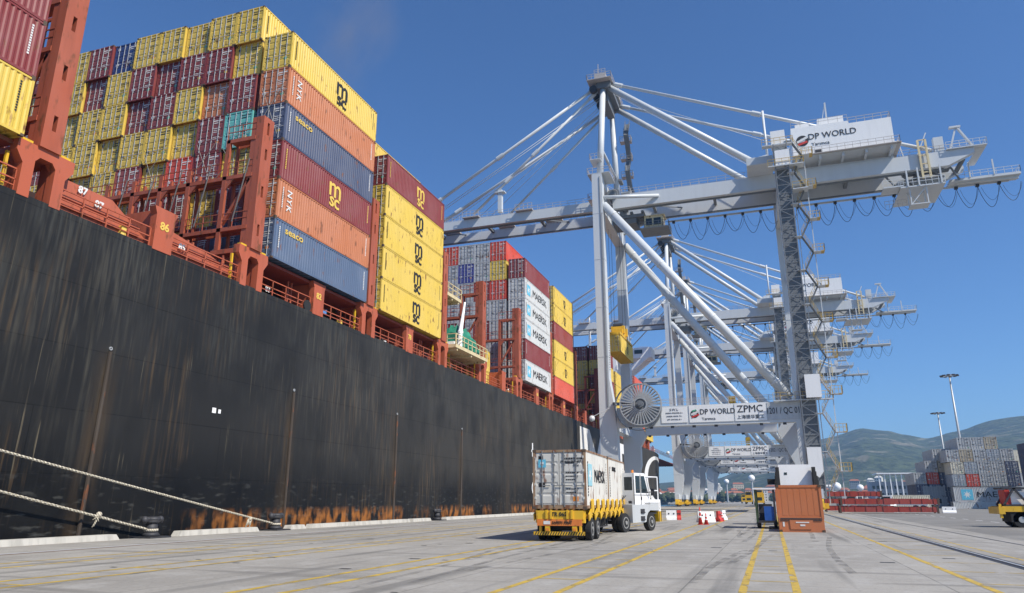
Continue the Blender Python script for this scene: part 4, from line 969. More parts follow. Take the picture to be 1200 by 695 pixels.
    g = B(); g.cbox((-5.3, YF + .3, 16.4), 1.5, 1.3, 1.5); g.cbox((-5.3, YF, 17.5), 1.1, 1, .7); g.cbox((-5.3, YF, 19.0), 1.3, 1.1, 1.6); g.build('winch', M_yel, r)
    # bogies
    for X in (WX, LX):
        for Yc in (YN, YF):
            bg_ = None
            g = B(); g.prism([(Yc - 4.6, .75), (Yc + 4.6, .75), (Yc + 4.4, 1.7), (Yc + 1.6, 2.9), (Yc - 1.6, 2.9), (Yc - 4.4, 1.7)], 0, X - .45, X + .45)
            for k in (-3.4, -1.2, 1.2, 3.4): g.box(X - .55, X + .55, Yc + k - .8, Yc + k + .8, .45, 1.0); g.box(X + .5, X + 1.1, Yc + k - .25, Yc + k + .3, .6, 1.3)
            bg_ = g.build('bogie', M_yel, r)
            for k in (-3.9, -2.9, -1.7, -.7, .7, 1.7, 2.9, 3.9):
                g = B(); g.tube((X - .2, Yc + k, .37), (X + .2, Yc + k, .37), .34, n=14); g.build('wheel', M_dark, bg_)
    return r
crane1 = crane_build()
CL = {93: 'second grey harbour crane, seen through the legs of the nearest one', 141: 'third grey harbour crane in line along the quay', 205: 'fourth and smallest grey harbour crane in line'}
NUMS = {93: 'QC 02', 141: 'QC 03', 205: 'QC 04'}
for dy, lab in CL.items():
    c = copy_tree(crane1); c.location.y += dy; c['label'] = lab
    def walk(o):
        for ch in list(o.children):
            walk(ch)
            if ch.name.startswith('lettering') and abs(ch.location.x - (2.75 - OC[0])) < .01:
                me = text_mesh('120' + NUMS[dy][-1] + ' / ' + NUMS[dy], 1.3, .006, 1.0, .012, .66).copy(); me.materials.append(M_mb); ch.data = me
    walk(c)
# spreader with the yellow box it lifts
sp = empty('spreader', (-23.4, 120, 31.4), 'yellow spreader and headblock hanging on wires above a lifted yellow container', 'spreader')
O2 = (-23.4, 120, 31.4)
zc = 26.3 + 2.896
g = MB(O2); g.box(-24.6, -22.2, 120.3, 132.0, zc + .25, zc + .6)
for y in (120.2, 131.7): g.box(-24.62, -22.18, y, y + .45, zc + .05, zc + .5)
g.build('frame', M_yel, sp)
g = MB(O2); g.box(-24.3, -22.5, 123.8, 128.4, zc + .6, zc + 1.9); g.box(-24.6, -22.2, 124.4, 125.2, zc + 1.2, zc + 2.6); g.box(-24.6, -22.2, 127.0, 127.8, zc + 1.2, zc + 2.6); g.build('headblock', M_yel, sp)
for y in (124.8, 127.4):
    for x in (-24.5, -22.5): g = MB(O2); g.tube((x, y, zc + 2.5), (x, y + .01, 52), .035, n=5); g.build('hoist_rope', M_dark, sp); 
    g = MB(O2); g.tube((-24.2, y, zc + 2.7), (-22.6, y, zc + 2.7), .45, n=12); g.build('sheave', M_dark, sp)
container(-23.4, 120.2, 26.3, 'yellow', 'yellow container hanging in the air from the crane spreader', logo='mscs')

# ------------------------------------------------------------------ yard truck with two short containers
def wheel(parent, x, y, rad=.5, wd=.28, side=1, name='wheel'):
    g = MB(); g.tube((x - wd / 2, y, rad), (x + wd / 2, y, rad), rad * .96, n=26); g.tube((x - wd * .36, y, rad), (x + wd * .36, y, rad), rad, n=26)
    o = g.build(name, M_black, parent)
    h = MB(); xx = x + side * wd / 2
    h.ring((xx, y, rad), 0, rad * .50, rad * .60, -.03, .012, 24); h.tube((xx - side * .10, y, rad), (xx - side * .03, y, rad), rad * .5, n=20); h.tube((xx - side * .05, y, rad), (xx + side * .05, y, rad), rad * .2, n=14)
    for i in range(8): a = i * math.pi / 4; h.tube((xx - side * .03, y + rad * .34 * math.cos(a), rad + rad * .34 * math.sin(a)), (xx + side * .0, y + rad * .34 * math.cos(a), rad + rad * .34 * math.sin(a)), rad * .05, n=6)
    h.build('rim', M_rim, o)
    return o
M_rim = flat('dusty_rim', (.27, .27, .26), .7)
M_orange = paint('orange_paint', (.72, .20, .03), .5, 0, .3, .2, .1)
def hazard(parent, x0, x1, y, z0, z1, n_, loc=None, name='striped_bumper'):
    g = MB(); g.box(x0, x1, y, y + .06, z0, z1); o = g.build(name, M_yel, parent)
    g = MB(); p = (x1 - x0) / n_
    for i in range(n_): a = x0 + i * p + .04; g.prism([(a, z0 + .005), (a + p * .45, z0 + .005), (min(x1, a + p * .45 + (z1 - z0) * .5), z1 - .005), (min(x1, a + (z1 - z0) * .5), z1 - .005)], 1, y - .004, y)
    g.build('black_stripe', M_mb, o); return o
RT = R(2.6)
tr = empty('container_trailer', (-8.93, 31.95, 0), 'yellow and orange skeleton trailer carrying two pale containers', 'trailer', rz=RT)
g = MB()
for x in (-.55, .55): g.box(x - .09, x + .09, .15, 12.2, .85, 1.2)
for i in range(11): g.box(-1.15, 1.15, .4 + i * 1.15, .52 + i * 1.15, .95, 1.12)
g.box(-1.1, 1.1, 0.05, .35, .78, 1.3); g.box(-1.1, 1.1, 11.9, 12.3, .85, 1.3); g.build('chassis', M_yel, tr)
g = MB(); g.box(-1.06, 1.06, -.03, .049, .93, 1.3); 
for x in (-.62, .32): g.box(x, x + .09, -.1, -.031, .95, 1.33); g.box(x + .2, x + .29, -.1, -.031, .95, 1.33)
g.build('rear_beam', M_yel, tr)
g = MB(); g.box(-1.02, 1.0, -.06, .0, .66, .925); g.build('rear_plate', M_orange, tr)
text('lettering', 'TR 062', .24, (-.02, -.035, 1.14), '-y', M_mb, tr, bold=.004); text('lettering', 'SAFETY FIRST', .15, (.12, -.068, .79), '-y', M_mb, tr, bold=.002)
g = MB(); g.box(-.72, -.42, -.075, -.061, .72, .86); g.build('number_plate', M_mw, tr)
for x in (-.66, .56):
    g = MB(); g.box(x, x + .22, -.05, .03, .42, .65); o = g.build('tail_lamp', M_yel, tr); g = MB(); g.box(x + .04, x + .18, -.062, -.051, .45, .56); g.build('lens', M_mo, o)
hazard(tr, -1.2, 1.1, .02, .26, .41, 20)
g = MB()
for x in (-.95, .85): g.box(x, x + .1, .06, .2, .4, .95)
g.build('bumper_bracket', M_yel, tr)
for sx_ in (-1, 1):
    for i in range(8):
        g = MB(); y = .9 + i * 1.45
        x = sx_ * 1.25; g.prism([(1.02, 0), (1.55, 0), (1.55, .0), (1.66, .1), (1.66, .45), (1.55, .55), (1.02, .55)][::1] if False else [(y, 1.2), (y + .45, 1.2), (y + .55, 1.35), (y + .55, 1.72), (y + .42, 1.8), (y + .13, 1.8), (y, 1.72)], 0, min(x, x + sx_ * .05), max(x, x + sx_ * .05))
        g.box(min(sx_ * .6, x), max(sx_ * .6, x), y + .1, y + .4, 1.1, 1.2); g.beam((x, y - .6, 1.0), (x, y + .1, 1.25), .05, .3)
        if i == 0 or i > 4 or True: g.build('container_guide', M_yel, tr)
g = MB()
for x in (.95,): g.box(x, x + .08, 3.9, 6.6, .45, .5); g.box(x, x + .08, 3.9, 6.6, .85, .9)
for i in range(5): g.box(.95, 1.03, 3.9 + i * .65, 3.97 + i * .65, .45, .9)
g.box(-.3, .3, 4.5, 6, .5, .85); g.build('side_guard', M_dark, tr)
for y in (1.25, 2.65):
    g = MB(); g.tube((-1.1, y, .5), (1.1, y, .5), .09, n=10); g.box(-.6, .6, y - .1, y + .1, .5, .85); g.build('axle', M_dark, tr)
    for s_ in (-1, 1):
        wheel(tr, s_ * 1.08, y, .5, .28, s_); wheel(tr, s_ * .74, y, .5, .28, s_)
for s_ in (-.85, .7):
    g = MB(); g.box(s_, s_ + .25, .62, .64, .2, .9); g.build('mud_flap', M_black, tr)
def on_trailer(y, color, lab, lg):
    c, s_ = math.cos(RT), math.sin(RT)
    r = container(-8.93 - s_ * y, 31.95 + c * y, 1.36, color, lab, L=6.058, h=2.591, rz=RT)
    if lg == 1:
        text('logo', 'MAERSK', .85, (W2 - .008, 3.6, 1.45), '+x', M_mb, r, bold=.0, sx=.95)
        star(r, (W2 - .006, 1.05, 1.5), .36, '+x', flat('faded_light_blue', (.30, .55, .62))); star(r, (-.78, -.0, 1.98), .13, '-y')
        text('marking', 'MRKU 755 497', .15, (.55, .02, 2.05), '-y', M_mb, r); text('marking', '22G1', .13, (.78, .02, 1.88), '-y', M_mb, r)
    else:
        text('logo', 'MAERSK', .32, (W2 - .008, 2.0, 2.0), '+x', M_mb, r, bold=.005)
C['oldwhite'] = (.60, .585, .535); NAMES['oldwhite'] = 'pale'
M_ow = paint('container_oldwhite', C['oldwhite'], .5, 0, .35, .25, .15)
c1 = on_trailer(.02, 'oldwhite', 'weathered pale container with light blue star at the back of the trailer', 1)
c2 = on_trailer(6.16, 'oldwhite', 'weathered pale container at the front of the trailer behind the cab', 2)

M_tg = paint('tractor_grey_paint', (.46, .48, .49), .45, 0, .2, 0, .1)
tt = empty('yard_tractor', (-9.0, 42.35, 0), 'white and grey yard tractor pulling the trailer with two pale containers', 'truck', rz=R(-19))
g = MB()
for x in (-.5, .35): g.box(x, x + .15, -1.0, 3.9, .65, .95)
g.box(-1.1, 1.1, .95, 3.9, .95, 1.05); g.build('chassis', M_dark, tt)
g = MB(); g.tube((0, -.1, .95), (0, -.1, 1.15), .55, n=20); g.prism([(-.9, 1.0), (-.2, 1.2), (.3, 1.2), (.3, 1.0)], 0, -.5, .5); g.build('fifth_wheel', M_dark, tt)
g = MB()   # lower grey side tank and steps, wheel arch
for s_ in (1, -1):
    x0, x1 = (.62, 1.22) if s_ > 0 else (-1.22, -.62)
    g.box(x0, x1, .75, 2.2, .5, 1.5)
    pr = [(2.2, .5), (2.2, 1.6), (4.15, 1.6), (4.15, 1.15), (3.72, 1.15)]
    pr += [(3.05 + .68 * math.cos(a), .5 + .68 * math.sin(a)) for a in [R(75), R(100), R(125), R(150), R(178)]]
    g.prism(pr, 0, x0, x1)
g.build('side_body', M_tg, tt)
g = MB()
for z in (.62, 1.02): g.box(1.22, 1.3, 1.75, 2.15, z, z + .05)
g.box(1.22, 1.235, 1.7, 2.2, .6, .85); g.box(1.22, 1.235, 1.7, 2.2, 1.0, 1.25); g.build('step', M_dark, tt)
# cab
g = MB(); g.prism([(1.1, 1.5), (2.95, 1.5), (2.95, 2.0), (2.35, 3.28), (1.1, 3.28)], 0, .42, 1.22); cabo = g.build('cab', M_white, tt)
g = MB()
g.prism([(1.22, 2.15), (1.75, 2.15), (1.75, 3.12), (1.22, 3.12)], 0, 1.2215, 1.232); g.prism([(1.9, 2.15), (2.72, 2.15), (2.30, 3.12), (1.9, 3.12)], 0, 1.2215, 1.232)
g.box(.55, 1.07, 1.088, 1.099, 2.3, 3.05); g.build('window', M_glass, cabo)
g = MB()
for i in range(5): g.path([(.75 - i * .12, .9, 2.0), (.7 - i * .12, .5, 1.75 - .1 * i), (.6 - i * .1, .1, 1.5), (.4 - i * .1, -.5, 1.45)], .022, 5)
g.build('air_hose', M_black, tt)
g = MB(); g.box(.2, .45, .90, .948, 2.75, 2.95); g.box(.9, 1.1, .90, .948, 1.55, 1.7); g.build('work_lamp', M_dark, cabo)
g = MB(); g.tube((1.26, 1.0, 1.6), (1.26, 1.0, 2.9), .02, n=6); g.tube((1.26, 2.98, 1.85), (1.26, 2.5, 3.0), .02, n=6); g.build('grab_handle', M_galv, cabo)
g = MB(); g.box(1.222, 1.24, 1.80, 1.84, 1.5, 3.25); g.box(1.222, 1.236, .97, 1.0, 1.5, 3.25); g.box(1.222, 1.236, .97, 2.9, 2.02, 2.05); g.box(1.23, 1.26, 1.85, 1.9, 1.75, 1.95); g.build('door_seam', M_dark, cabo)
g = MB(); g.tube((.9, 1.5, 3.28), (.9, 1.5, 3.46), .07, n=10); g.build('beacon', M_mo, cabo)
g = MB(); g.box(-1.22, 1.24, 2.2, 4.2, 1.6, 1.78); g.box(-1.22, -.4, .95, 2.2, 1.5, 1.78); g.box(-1.22, 1.22, 4.0, 4.25, 1.1, 1.6); g.build('front_deck', M_white, tt)
g = MB()
for p, q in (((1.15, 4.1, 1.78), (1.15, 4.1, 3.1)), ((1.15, 4.1, 3.1), (1.15, 2.5, 3.1)), ((-1.15, 4.1, 3.1), (1.15, 4.1, 3.1)), ((-1.15, 4.1, 1.78), (-1.15, 4.1, 3.1)), ((1.15, 4.1, 2.3), (1.15, 2.95, 2.3)), ((-1.15, 4.1, 2.3), (1.15, 4.1, 2.3)), ((1.15, 3.4, 1.78), (1.15, 3.4, 2.3))): g.tube(p, q, .035, n=6)
g.build('guard_rail', M_white, tt)
g = MB(); g.tube((1.2, 2.4, 2.2), (1.55, 2.75, 2.2), .025, n=6); g.box(1.4, 1.62, 2.72, 2.78, 2.0, 2.4); g.build('mirror', M_dark, tt)
g = MB(); g.box(-.9, -.6, .7, .9, 1.0, 3.0); g.tube((-.75, .8, 3), (-.75, .8, 3.6), .08, n=8); g.build('exhaust', M_dark, tt)
g = MB(); g.box(-.3, .3, .55, .75, 1.6, 2.3); g.build('air_tank', M_mr, tt)
g = MB(); g.box(-1.22, 1.22, 3.95, 4.35, .5, 1.1); o = g.build('bumper', M_yel, tt)
g = MB()
for i in range(2): g.prism([(3.97 + i * .2, .505), (4.06 + i * .2, .505), (4.06 + i * .2 + .08, 1.095), (3.97 + i * .2 + .08, 1.095)], 0, 1.2215, 1.226)
g.build('black_stripe', M_mb, o)
for y, dual in ((0, True), (3.05, False)):
    for s_ in (-1, 1):
        wheel(tt, s_ * 1.05, y, .52, .3, s_)
        if dual: wheel(tt, s_ * .7, y, .52, .3, s_)
g = MB(); g.tube((-1, 0, .52), (1, 0, .52), .1); g.tube((-1, 3.05, .52), (1, 3.05, .52), .08); g.build('axle', M_dark, tt)

# ------------------------------------------------------------------ cones and water barriers
def cone(x, y, h, label):
    r = empty('traffic_cone', (x, y, 0), label, 'traffic cone', 'red and white traffic cones')
    g = MB(); g.box(-.2, .2, -.2, .2, 0, .04); g.tube((0, 0, .04), (0, 0, h), .16, .03, 16); g.build('body', M_mr, r, True)
    g = MB()
    for t in (.35, .62): g.tube((0, 0, .04 + h * t), (0, 0, .04 + h * (t + .12)), .16 - .13 * t + .006, .16 - .13 * (t + .12) + .006, 16)
    g.build('white_band', M_mw, r, True)
cone(-5.15, 56.9, 1.25, 'tall red and white cone in front of the white barrier'); cone(-4.75, 57.1, .8, 'lower red cone right beside the tall banded cone'); cone(-4.2, 66.5, .75, 'small cone at the right end of the white barriers')
def barrier(x, y, L, rz, mat, label, h=.85, mid=None):
    r = empty('road_barrier', (x, y, 0), label, 'barrier', 'plastic road barriers', rz)
    g = MB()
    g.prism([(-.25, 0), (-.05, 0), (-.05, .12), (.05, .12), (.05, 0), (.25, 0), (.22, .18), (.1, .35), (.08, h), (-.08, h), (-.1, .35), (-.22, .18)], 0, 0, L)
    g.build('body', mat, r)
    g = MB(); g.tube((L * .25, -.12, h * .65), (L * .25, .12, h * .65), .07, n=8); g.tube((L * .75, -.12, h * .65), (L * .75, .12, h * .65), .07, n=8); g.build('fork_hole', M_dark, r)
barrier(-5.9, 63, 1.5, R(35), M_white, 'white plastic barrier behind the tall cone'); barrier(-4.5, 65.4, .9, R(80), M_mr, 'red plastic barrier at the end of the white ones'); barrier(-4.5, 71, .9, R(75), M_white, 'white plastic barrier behind the red one')
barrier(-9.3, 69.5, .9, R(10), M_white, 'white plastic barrier just in front of the yard tractor'); barrier(-8.35, 69.7, .35, R(10), M_mr, 'short red barrier just in front of the yard tractor')
barrier(22.4, 119, 1.7, 0, M_white, 'lone white plastic barrier beside the stacked red flat racks')

# ------------------------------------------------------------------ orange flat rack with wrapped load, cart
fr = empty('flat_rack', (1.45, 45.6, 0), 'rusty orange flat rack with an upright end wall standing on the lane', 'flat rack')
M_fo = paint('flat_rack_orange', (.50, .15, .045), .6, 0, .08, 0, .15, .6)
g = MB(); g.box(-1.2, 1.2, .0, 9.4, .35, .72)
for i in range(10): g.box(-1.15, 1.15, .4 + i * .88, .5 + i * .88, .2, .35)
g.box(-1.2, -.95, 0, 9.4, .05, .35); g.box(.95, 1.2, 0, 9.4, .05, .35); g.build('base', M_fo, fr)
g = MB(); g.box(-1.22, 1.22, -.03, .1, .0, .16); g.prism([(-.6, .16), (.5, .16), (.62, .65), (-.62, .65)], 1, -.06, .0); g.box(-1.2, 1.2, -.02, .0, .16, .7); g.build('end_sill', M_fo, fr)
for y in (.0, 9.3):
    g = MB()
    g.box(-1.22, -1.08, y - .02, y + .16, .72, 2.55); g.box(1.08, 1.22, y - .02, y + .16, .72, 2.55); g.box(-1.08, 1.08, y + .02, y + .12, .8, 2.5); g.box(-1.08, 1.08, y - .01, y + .15, 2.44, 2.58); g.box(-1.08, 1.08, y - .01, y + .15, .72, .84)
    for i in range(6): g.box(-.95 + i * .34, -.70 + i * .34, y + .012, y + .02, .9, 2.4)
    g.build('end_wall', M_fo, fr)
g = MB()
for x in (-1.2, 1.06):
    for z in (0, 2.46): g.box(x, x + .15, -.05, .1, z, z + .13)
g.build('corner_casting', M_cast, fr)
g = MB(); g.box(-1.0, -.9, -.034, -.021, .3, .55); g.box(-.3, .4, -.074, -.061, .5, .56); g.box(-.08, .18, -.074, -.061, .33, .42); g.build('marking', M_mw, fr)
g = MB(); g.box(-1.1, 1.1, -.045, -.021, .70, .76); g.box(-1.1, 1.1, -.05, -.02, .62, .66); g.build('lashing_bar', M_dark, fr)
m, n, b = newmat('white_wrapping'); b.inputs['Base Color'].default_value = (.74, .76, .78, 1); b.inputs['Roughness'].default_value = .35
bp = nd(n, 'ShaderNodeBump'); bp.inputs['Strength'].default_value = .6; bp.inputs['Distance'].default_value = .08; n.links.new(noise_fac(n, 2.2, 6, lo=0, hi=1), bp.inputs['Height']); n.links.new(bp.outputs[0], b.inputs['Normal'])
ld = empty('road_truck', (1.75, 58.4, 0), 'tall white road truck cab with black side deflector seen above the orange flat rack', 'truck', rz=R(7))
g = MB(); g.prism([(.0, .9), (2.3, .9), (2.3, 2.2), (2.05, 3.3), (1.2, 4.15), (.0, 4.28)], 0, -1.15, 1.15); cbb = g.build('cab', M_white, ld)
g = MB(); g.box(-.75, -.55, -.02, -.004, 3.55, 3.72); g.prism([(.3, 2.3), (1.2, 2.3), (1.2, 3.2), (.3, 3.2)], 0, 1.151, 1.165); g.build('window', M_glass, cbb)
for s_ in (1, -1):
    g = MB(); n_ = 9
    for i in range(n_):
        z = 1.2 + i * .32; q = .28 + .16 * math.sin(i * .42); g.box(min(s_ * 1.16, s_ * (1.16 + q * .8)), max(s_ * 1.16, s_ * (1.16 + q * .8)), -.55, -.1, z, z + .321)
    g.build('side_deflector', M_black, cbb)
g = MB(); g.box(1.5, 1.56, 1.9, 2.0, 2.2, 3.3); g.box(1.15, 1.75, 1.9, 2.0, 2.9, 3.3); g.box(-1.75, -1.15, 1.9, 2.0, 2.9, 3.3); g.build('mirror', M_black, cbb)
g = MB(); g.box(-.45, .45, -2.6, 2.3, .6, .9); g.box(-1.2, 1.2, 1.9, 2.4, .35, .95); g.build('chassis', M_dark, ld)
for s_ in (-1, 1):
    for y in (-1.6, 1.3): wheel(ld, s_ * 1.0, y, .5, .32, s_)
ct = empty('utility_cart', (-.45, 50.2, 0), 'open sided utility cart with flat pale roof and blue side beside the flat rack', 'cart')
g = MB(); g.box(-.55, .6, 0, 3.2, .35, .5); g.build('chassis', M_dark, ct)
g = MB(); g.box(-.1, .62, .05, 1.4, .5, 1.35); g.build('side_panel', flat('blue_paint', (.02, .10, .38), .4), ct)
g = MB(); g.box(-.7, .72, -.1, 3.3, 2.4, 2.5); g.build('roof', M_white, ct)
for x, y in ((-.55, .05), (-.55, 3.1), (.55, 3.1), (.55, .05)):
    g = MB(); g.beam((x, y, .4), (x, y, 2.4), .12, .12); g.build('post', flat('dark_green_paint', (.04, .07, .03)) if x < 0 else M_dark, ct)
g = MB(); g.box(-.45, .4, 1.5, 1.9, .5, .95); g.box(-.45, .4, 1.9, 2.0, .5, 1.5); g.build('seat', M_dark, ct)
for s_ in (-1, 1):
    for y in (.5, 2.7): wheel(ct, s_ * .5 + .02, y, .32, .2, s_)

# ------------------------------------------------------------------ red folded flat racks and things beyond
M_rr = paint('red_flat_rack_paint', (.34, .045, .028), .55, 0, .3, .35, .15)
def folded_rack(x, y, z, label, L=12.0, rz=0):
    r = empty('folded_flat_rack', (x, y, z), label, 'flat rack', 'folded red flat racks', rz)
    g = MB(); g.box(0, L, 0, .2, .15, .78); g.box(0, L, 2.2, 2.4, .15, .78); g.box(.2, L - .2, .2, 2.2, .5, .7)
    for i in range(9): g.box(.6 + i * (L - 1.3) / 8, .72 + i * (L - 1.3) / 8, -.05, 0, .15, .85)
    g.box(L * .45, L * .55, -.06, 0, .1, .9); g.build('base', M_rr, r)
    for x0 in (.1, L * .52): g = MB(); g.box(x0, x0 + L * .38, .25, 2.15, .705, .86); g.build('folded_end', M_rr, r)
    g = MB()
    for xx in (0, L - .25):
        for yy in (-.02, 2.22): g.box(xx, xx + .25, yy, yy + .2, 0, .95)
    g.build('corner_casting', M_cast, r)
folded_rack(8.55, 111, 0.05, 'long red folded flat rack, bottom of the front pair'); folded_rack(8.75, 111.1, 1.06, 'long red folded flat rack, top of the front pair')
folded_rack(7.6, 124, 0.05, 'red folded flat rack low at the back beside the crane stairs', 8); folded_rack(7.4, 124, 1.1, 'red folded flat rack in the middle at the back', 8); folded_rack(7.7, 124, 2.15, 'red folded flat rack topmost at the back', 8)
container(13.4, 150, 0, 'slate', 'pale grey-green container standing behind the red flat racks', L=6.058, h=2.591, det=False, rz=R(6)); bpy.data.objects
container(25.7, 146, .0, 'cream', 'cream container side behind the right end of the red flat racks', L=6.058, h=2.591, det=False, rz=R(90))
def pickup(x, y, rz, label, mat):
    r = empty('parked_truck', (x, y, 0), label, 'truck', 'trucks parked beyond the flat racks', rz)
    g = MB(); g.prism([(0, .5), (2.0, .5), (2.0, 1.5), (1.6, 2.5), (0, 2.5)], 0, -1.1, 1.1); cb = g.build('cab', mat, r)
    g = MB(); g.prism([(.3, 1.55), (1.85, 1.55), (1.52, 2.3), (.3, 2.3)], 0, 1.101, 1.12); g.prism([(.3, 1.55), (1.85, 1.55), (1.52, 2.3), (.3, 2.3)], 0, -1.12, -1.101); g.box(-.9, .9, -.02, -.001, 1.6, 2.3); g.build('window', M_glass, cb)
    g = MB(); g.box(-1.1, 1.1, -5, -.1, .9, 1.1); g.box(-1.15, 1.15, -5, -.15, 1.1, 1.5); g.build('flatbed', mat, r)
    for s_ in (-1, 1):
        for yy in (1, -3.2, -4.3): wheel(r, s_ * .95, yy, .48, .3, s_)
pickup(13.3, 131, R(60), 'white truck cab showing above the red flat racks at left', M_white); pickup(18.8, 137, R(80), 'white truck cab beside the grey-green container', M_white); pickup(24.5, 160, R(85), 'low white truck left of the cream container', M_white)
def portbox(x, y, w_, d, h, label, mat):
    r = empty('site_cabin', (x, y, 0), label, 'cabin', 'site cabins in the yard')
    g = MB(); g.box(0, w_, 0, d, 0, h); g.box(-.1, w_ + .1, -.1, d + .1, h, h + .12); wl = g.build('wall', mat, r)
    g = MB()
    for i in range(max(1, int(w_ / 2))): g.box(.5 + i * 2, 1.4 + i * 2, -.02, -.005, 1.0, 2.0)
    g.build('window', M_glass, r)
portbox(32.5, 190, 4.5, 3, 4.6, 'grey site cabin block in front of the long port building', paint('cabin_grey', (.30, .33, .36)))

# yellow trailer with black truss at the right edge
yt = empty('steel_truss_trailer', (14.3, 57.6, 0), 'yellow trailer loaded with a black steel truss at the right edge', 'trailer')
g = MB(); g.box(0, 12, 0, .25, 1.0, 1.35); g.box(0, 12, 2.2, 2.45, 1.0, 1.35)
for i in range(9): g.box(.2 + i * 1.4, .35 + i * 1.4, .25, 2.2, 1.05, 1.3)
g.box(-.15, .2, -.05, 2.5, .85, 1.3); g.box(1.5, 1.75, -.12, 0, 1.0, 1.9); g.box(-.1, .05, .0, .15, .6, 1.5); g.build('frame', M_yel, yt)
wl_ = MB(); 
for x in (1.1, 2.5, 3.9, 8, 9.4): 
    for y in (.3, 2.1):
        g = MB(); g.tube((x, y - .25, .5), (x, y + .25, .5), .5, n=22); wo_ = g.build('wheel', M_black, yt)
        g = MB(); g.tube((x, y - .27, .5), (x, y - .25, .5), .2, n=14); g.build('rim', M_galv, wo_)
g = MB(); g.box(.5, 11, .05, 2.2, .35, .98); g.build('underside_dark_fill', M_black, yt)  # plain black box added to darken the underside of the trailer
tq = empty('steel_truss', (14.6, 57.9, 1.36), 'black steel truss frame lying on the yellow trailer at the right edge', 'truss')
g = MB()
for y in (.1, 1.8):
    g.beam((0, y, .05), (11, y, .05), .12, .12); g.beam((0, y, 1.15), (11, y, 1.15), .12, .12)
    for i in range(8): g.beam((i * 1.45, y, .05), (i * 1.45 + .72, y, 1.15), .12, .12); g.beam((i * 1.45 + .72, y, 1.15), (i * 1.45 + 1.45, y, .05), .12, .12)
for i in range(7): g.beam((i * 1.7, .1, 1.15), (i * 1.7, 1.8, 1.15), .08, .08)
g.build('frame', M_dark, tq)
g = MB(); g.box(.5, 1.6, .25, 1.7, .1, .95); o = g.build('crate', M_white, None); o.location = (14.6, 57.9, 1.36); tag(o, 'white crate with red end inside the truss on the yellow trailer', 'crate')
g = MB(); g.box(.2, .49, .25, 1.7, .1, 1.05); g.build('red_panel', M_mr, o)

# ------------------------------------------------------------------ container yard at right
YG = 'containers stacked in the yard'
def yc(x, y, lv, k, lab, det=True, L=12.192, h=2.591, z=None):
    container(x, y, lv * 2.6 if z is None else z, k, lab, YG, L=L, h=h, det=det, side_marks=False)
# front: long grey container seen from the side on a white one
r = container(43.6, 178, 1.5, 'grey', 'long grey container side with a light blue star square', YG, rz=R(-90), L=12.192, h=2.896, side_marks=False)
text('logo', 'MAERSK', 1.55, (W2 - .008, 8.4, 1.4), '+x', M_mb, r, bold=.03) if False else None
def side_logo(r, L):
    X = -(W2 - .008)
    return X
mlg = text('logo', 'MAERSK', 1.6, (W2 - .008, 7.6, 1.35), '+x', M_mb, r, bold=.008, sx=1.2); star(r, (W2 - .006, 2.4, 1.4), .78)
r['label'] = 'long grey container side with a light blue star square'
r.rotation_euler = (0, 0, R(-90)); r.location = (35.9, 178, 1.45)
fb = container(35.5, 178, 0, 'white', 'low white flat container under the grey one with the star', YG, rz=R(-90), L=12.192, h=1.42, side_marks=False)
rows = {1: ['slate', 'red', 'grey', 'grey', 'navy'], 2: ['cream', 'slate', 'grey', 'grey', 'navy'], 3: ['grey', 'tan', 'grey', 'slate', 'grey'], 4: [None, 'grey', 'grey', 'tan', None]}
for lv, row in rows.items():
    for c, k in enumerate(row):
        if not k: continue
        yc(38.6 + c * 2.56 + (.0 if lv < 3 else -.5), 183 + (0 if lv != 4 else .4), lv + .75, k, f"{NAMES[k]} container end, {ordn(4 - lv)} row down, {ordn(c)} from the left in the right yard block")
for c, (k, hgt) in enumerate((('cream', 5), ('yellow', 5), ('grey', 4), ('yellow', 4))):
    for lv in range(hgt):
        kk = k if lv > 2 else 'grey'
        yc(54.6 + c * 2.5, 200, lv, kk, f"{NAMES[kk]} container, {ordn(hgt - 1 - lv)} from the top in yard stack {['beside', 'next but one to', 'third from', 'fourth from'][c]} the right block", False)
for lv in range(5): yc(48.3 + 2.5, 168, lv * 1.0, 'navy', f"navy container, {ordn(4 - lv)} from the top of the dark stack at the right edge", True)
left = {0: [('navy', 30.8), ('navy', 33.4), ('navy', 36)], 1: [('navy', 30.6), ('blue', 33.2), ('navy', 35.8)], 2: [('grey', 30.4), ('red', 33.0), ('navy', 35.6)], 3: [('grey', 33.0), ('tan', 35.6)], 4: [('grey', 34.9), ('slate', 37.4)]}
for lv, row in left.items():
    for i, (k, x) in enumerate(row):
        yc(x + 1.9, 190, lv, k, f"{NAMES[k]} container end, {ordn(4 - lv)} row down, {ordn(i)} from the left in the left yard block")
# big masts
def mast(x, y, h, label):
    r = empty('light_mast', (x, y, 0), label, 'light mast', 'tall light masts')
    g = MB(); g.tube((0, 0, 0), (0, 0, h), .42, .16, 14); g.build('pole', M_galv, r, True)
    g = MB(); g.ring((0, 0, h - .4), 2, 1.5, 1.62, -.1, .1, 24); g.ring((0, 0, h - .4), 2, .3, .5, -.15, .2, 12)
    for i in range(6): a = i * math.pi / 3; g.beam((0, 0, h - .4), (1.5 * math.cos(a), 1.5 * math.sin(a), h - .4), .08, .08)
    g.build('ring', M_galv, r)
    for i in range(10):
        a = i * math.pi / 5; g = MB(); g.cbox((1.75 * math.cos(a), 1.75 * math.sin(a), h - .45), .6, .6, .3); g.build('lamp_head', M_dark, r)
mast(43.7, 200, 31.5, 'taller pale light mast with a ring of lamps'); mast(51.9, 260, 28.6, 'shorter more distant light mast with a ring of lamps')

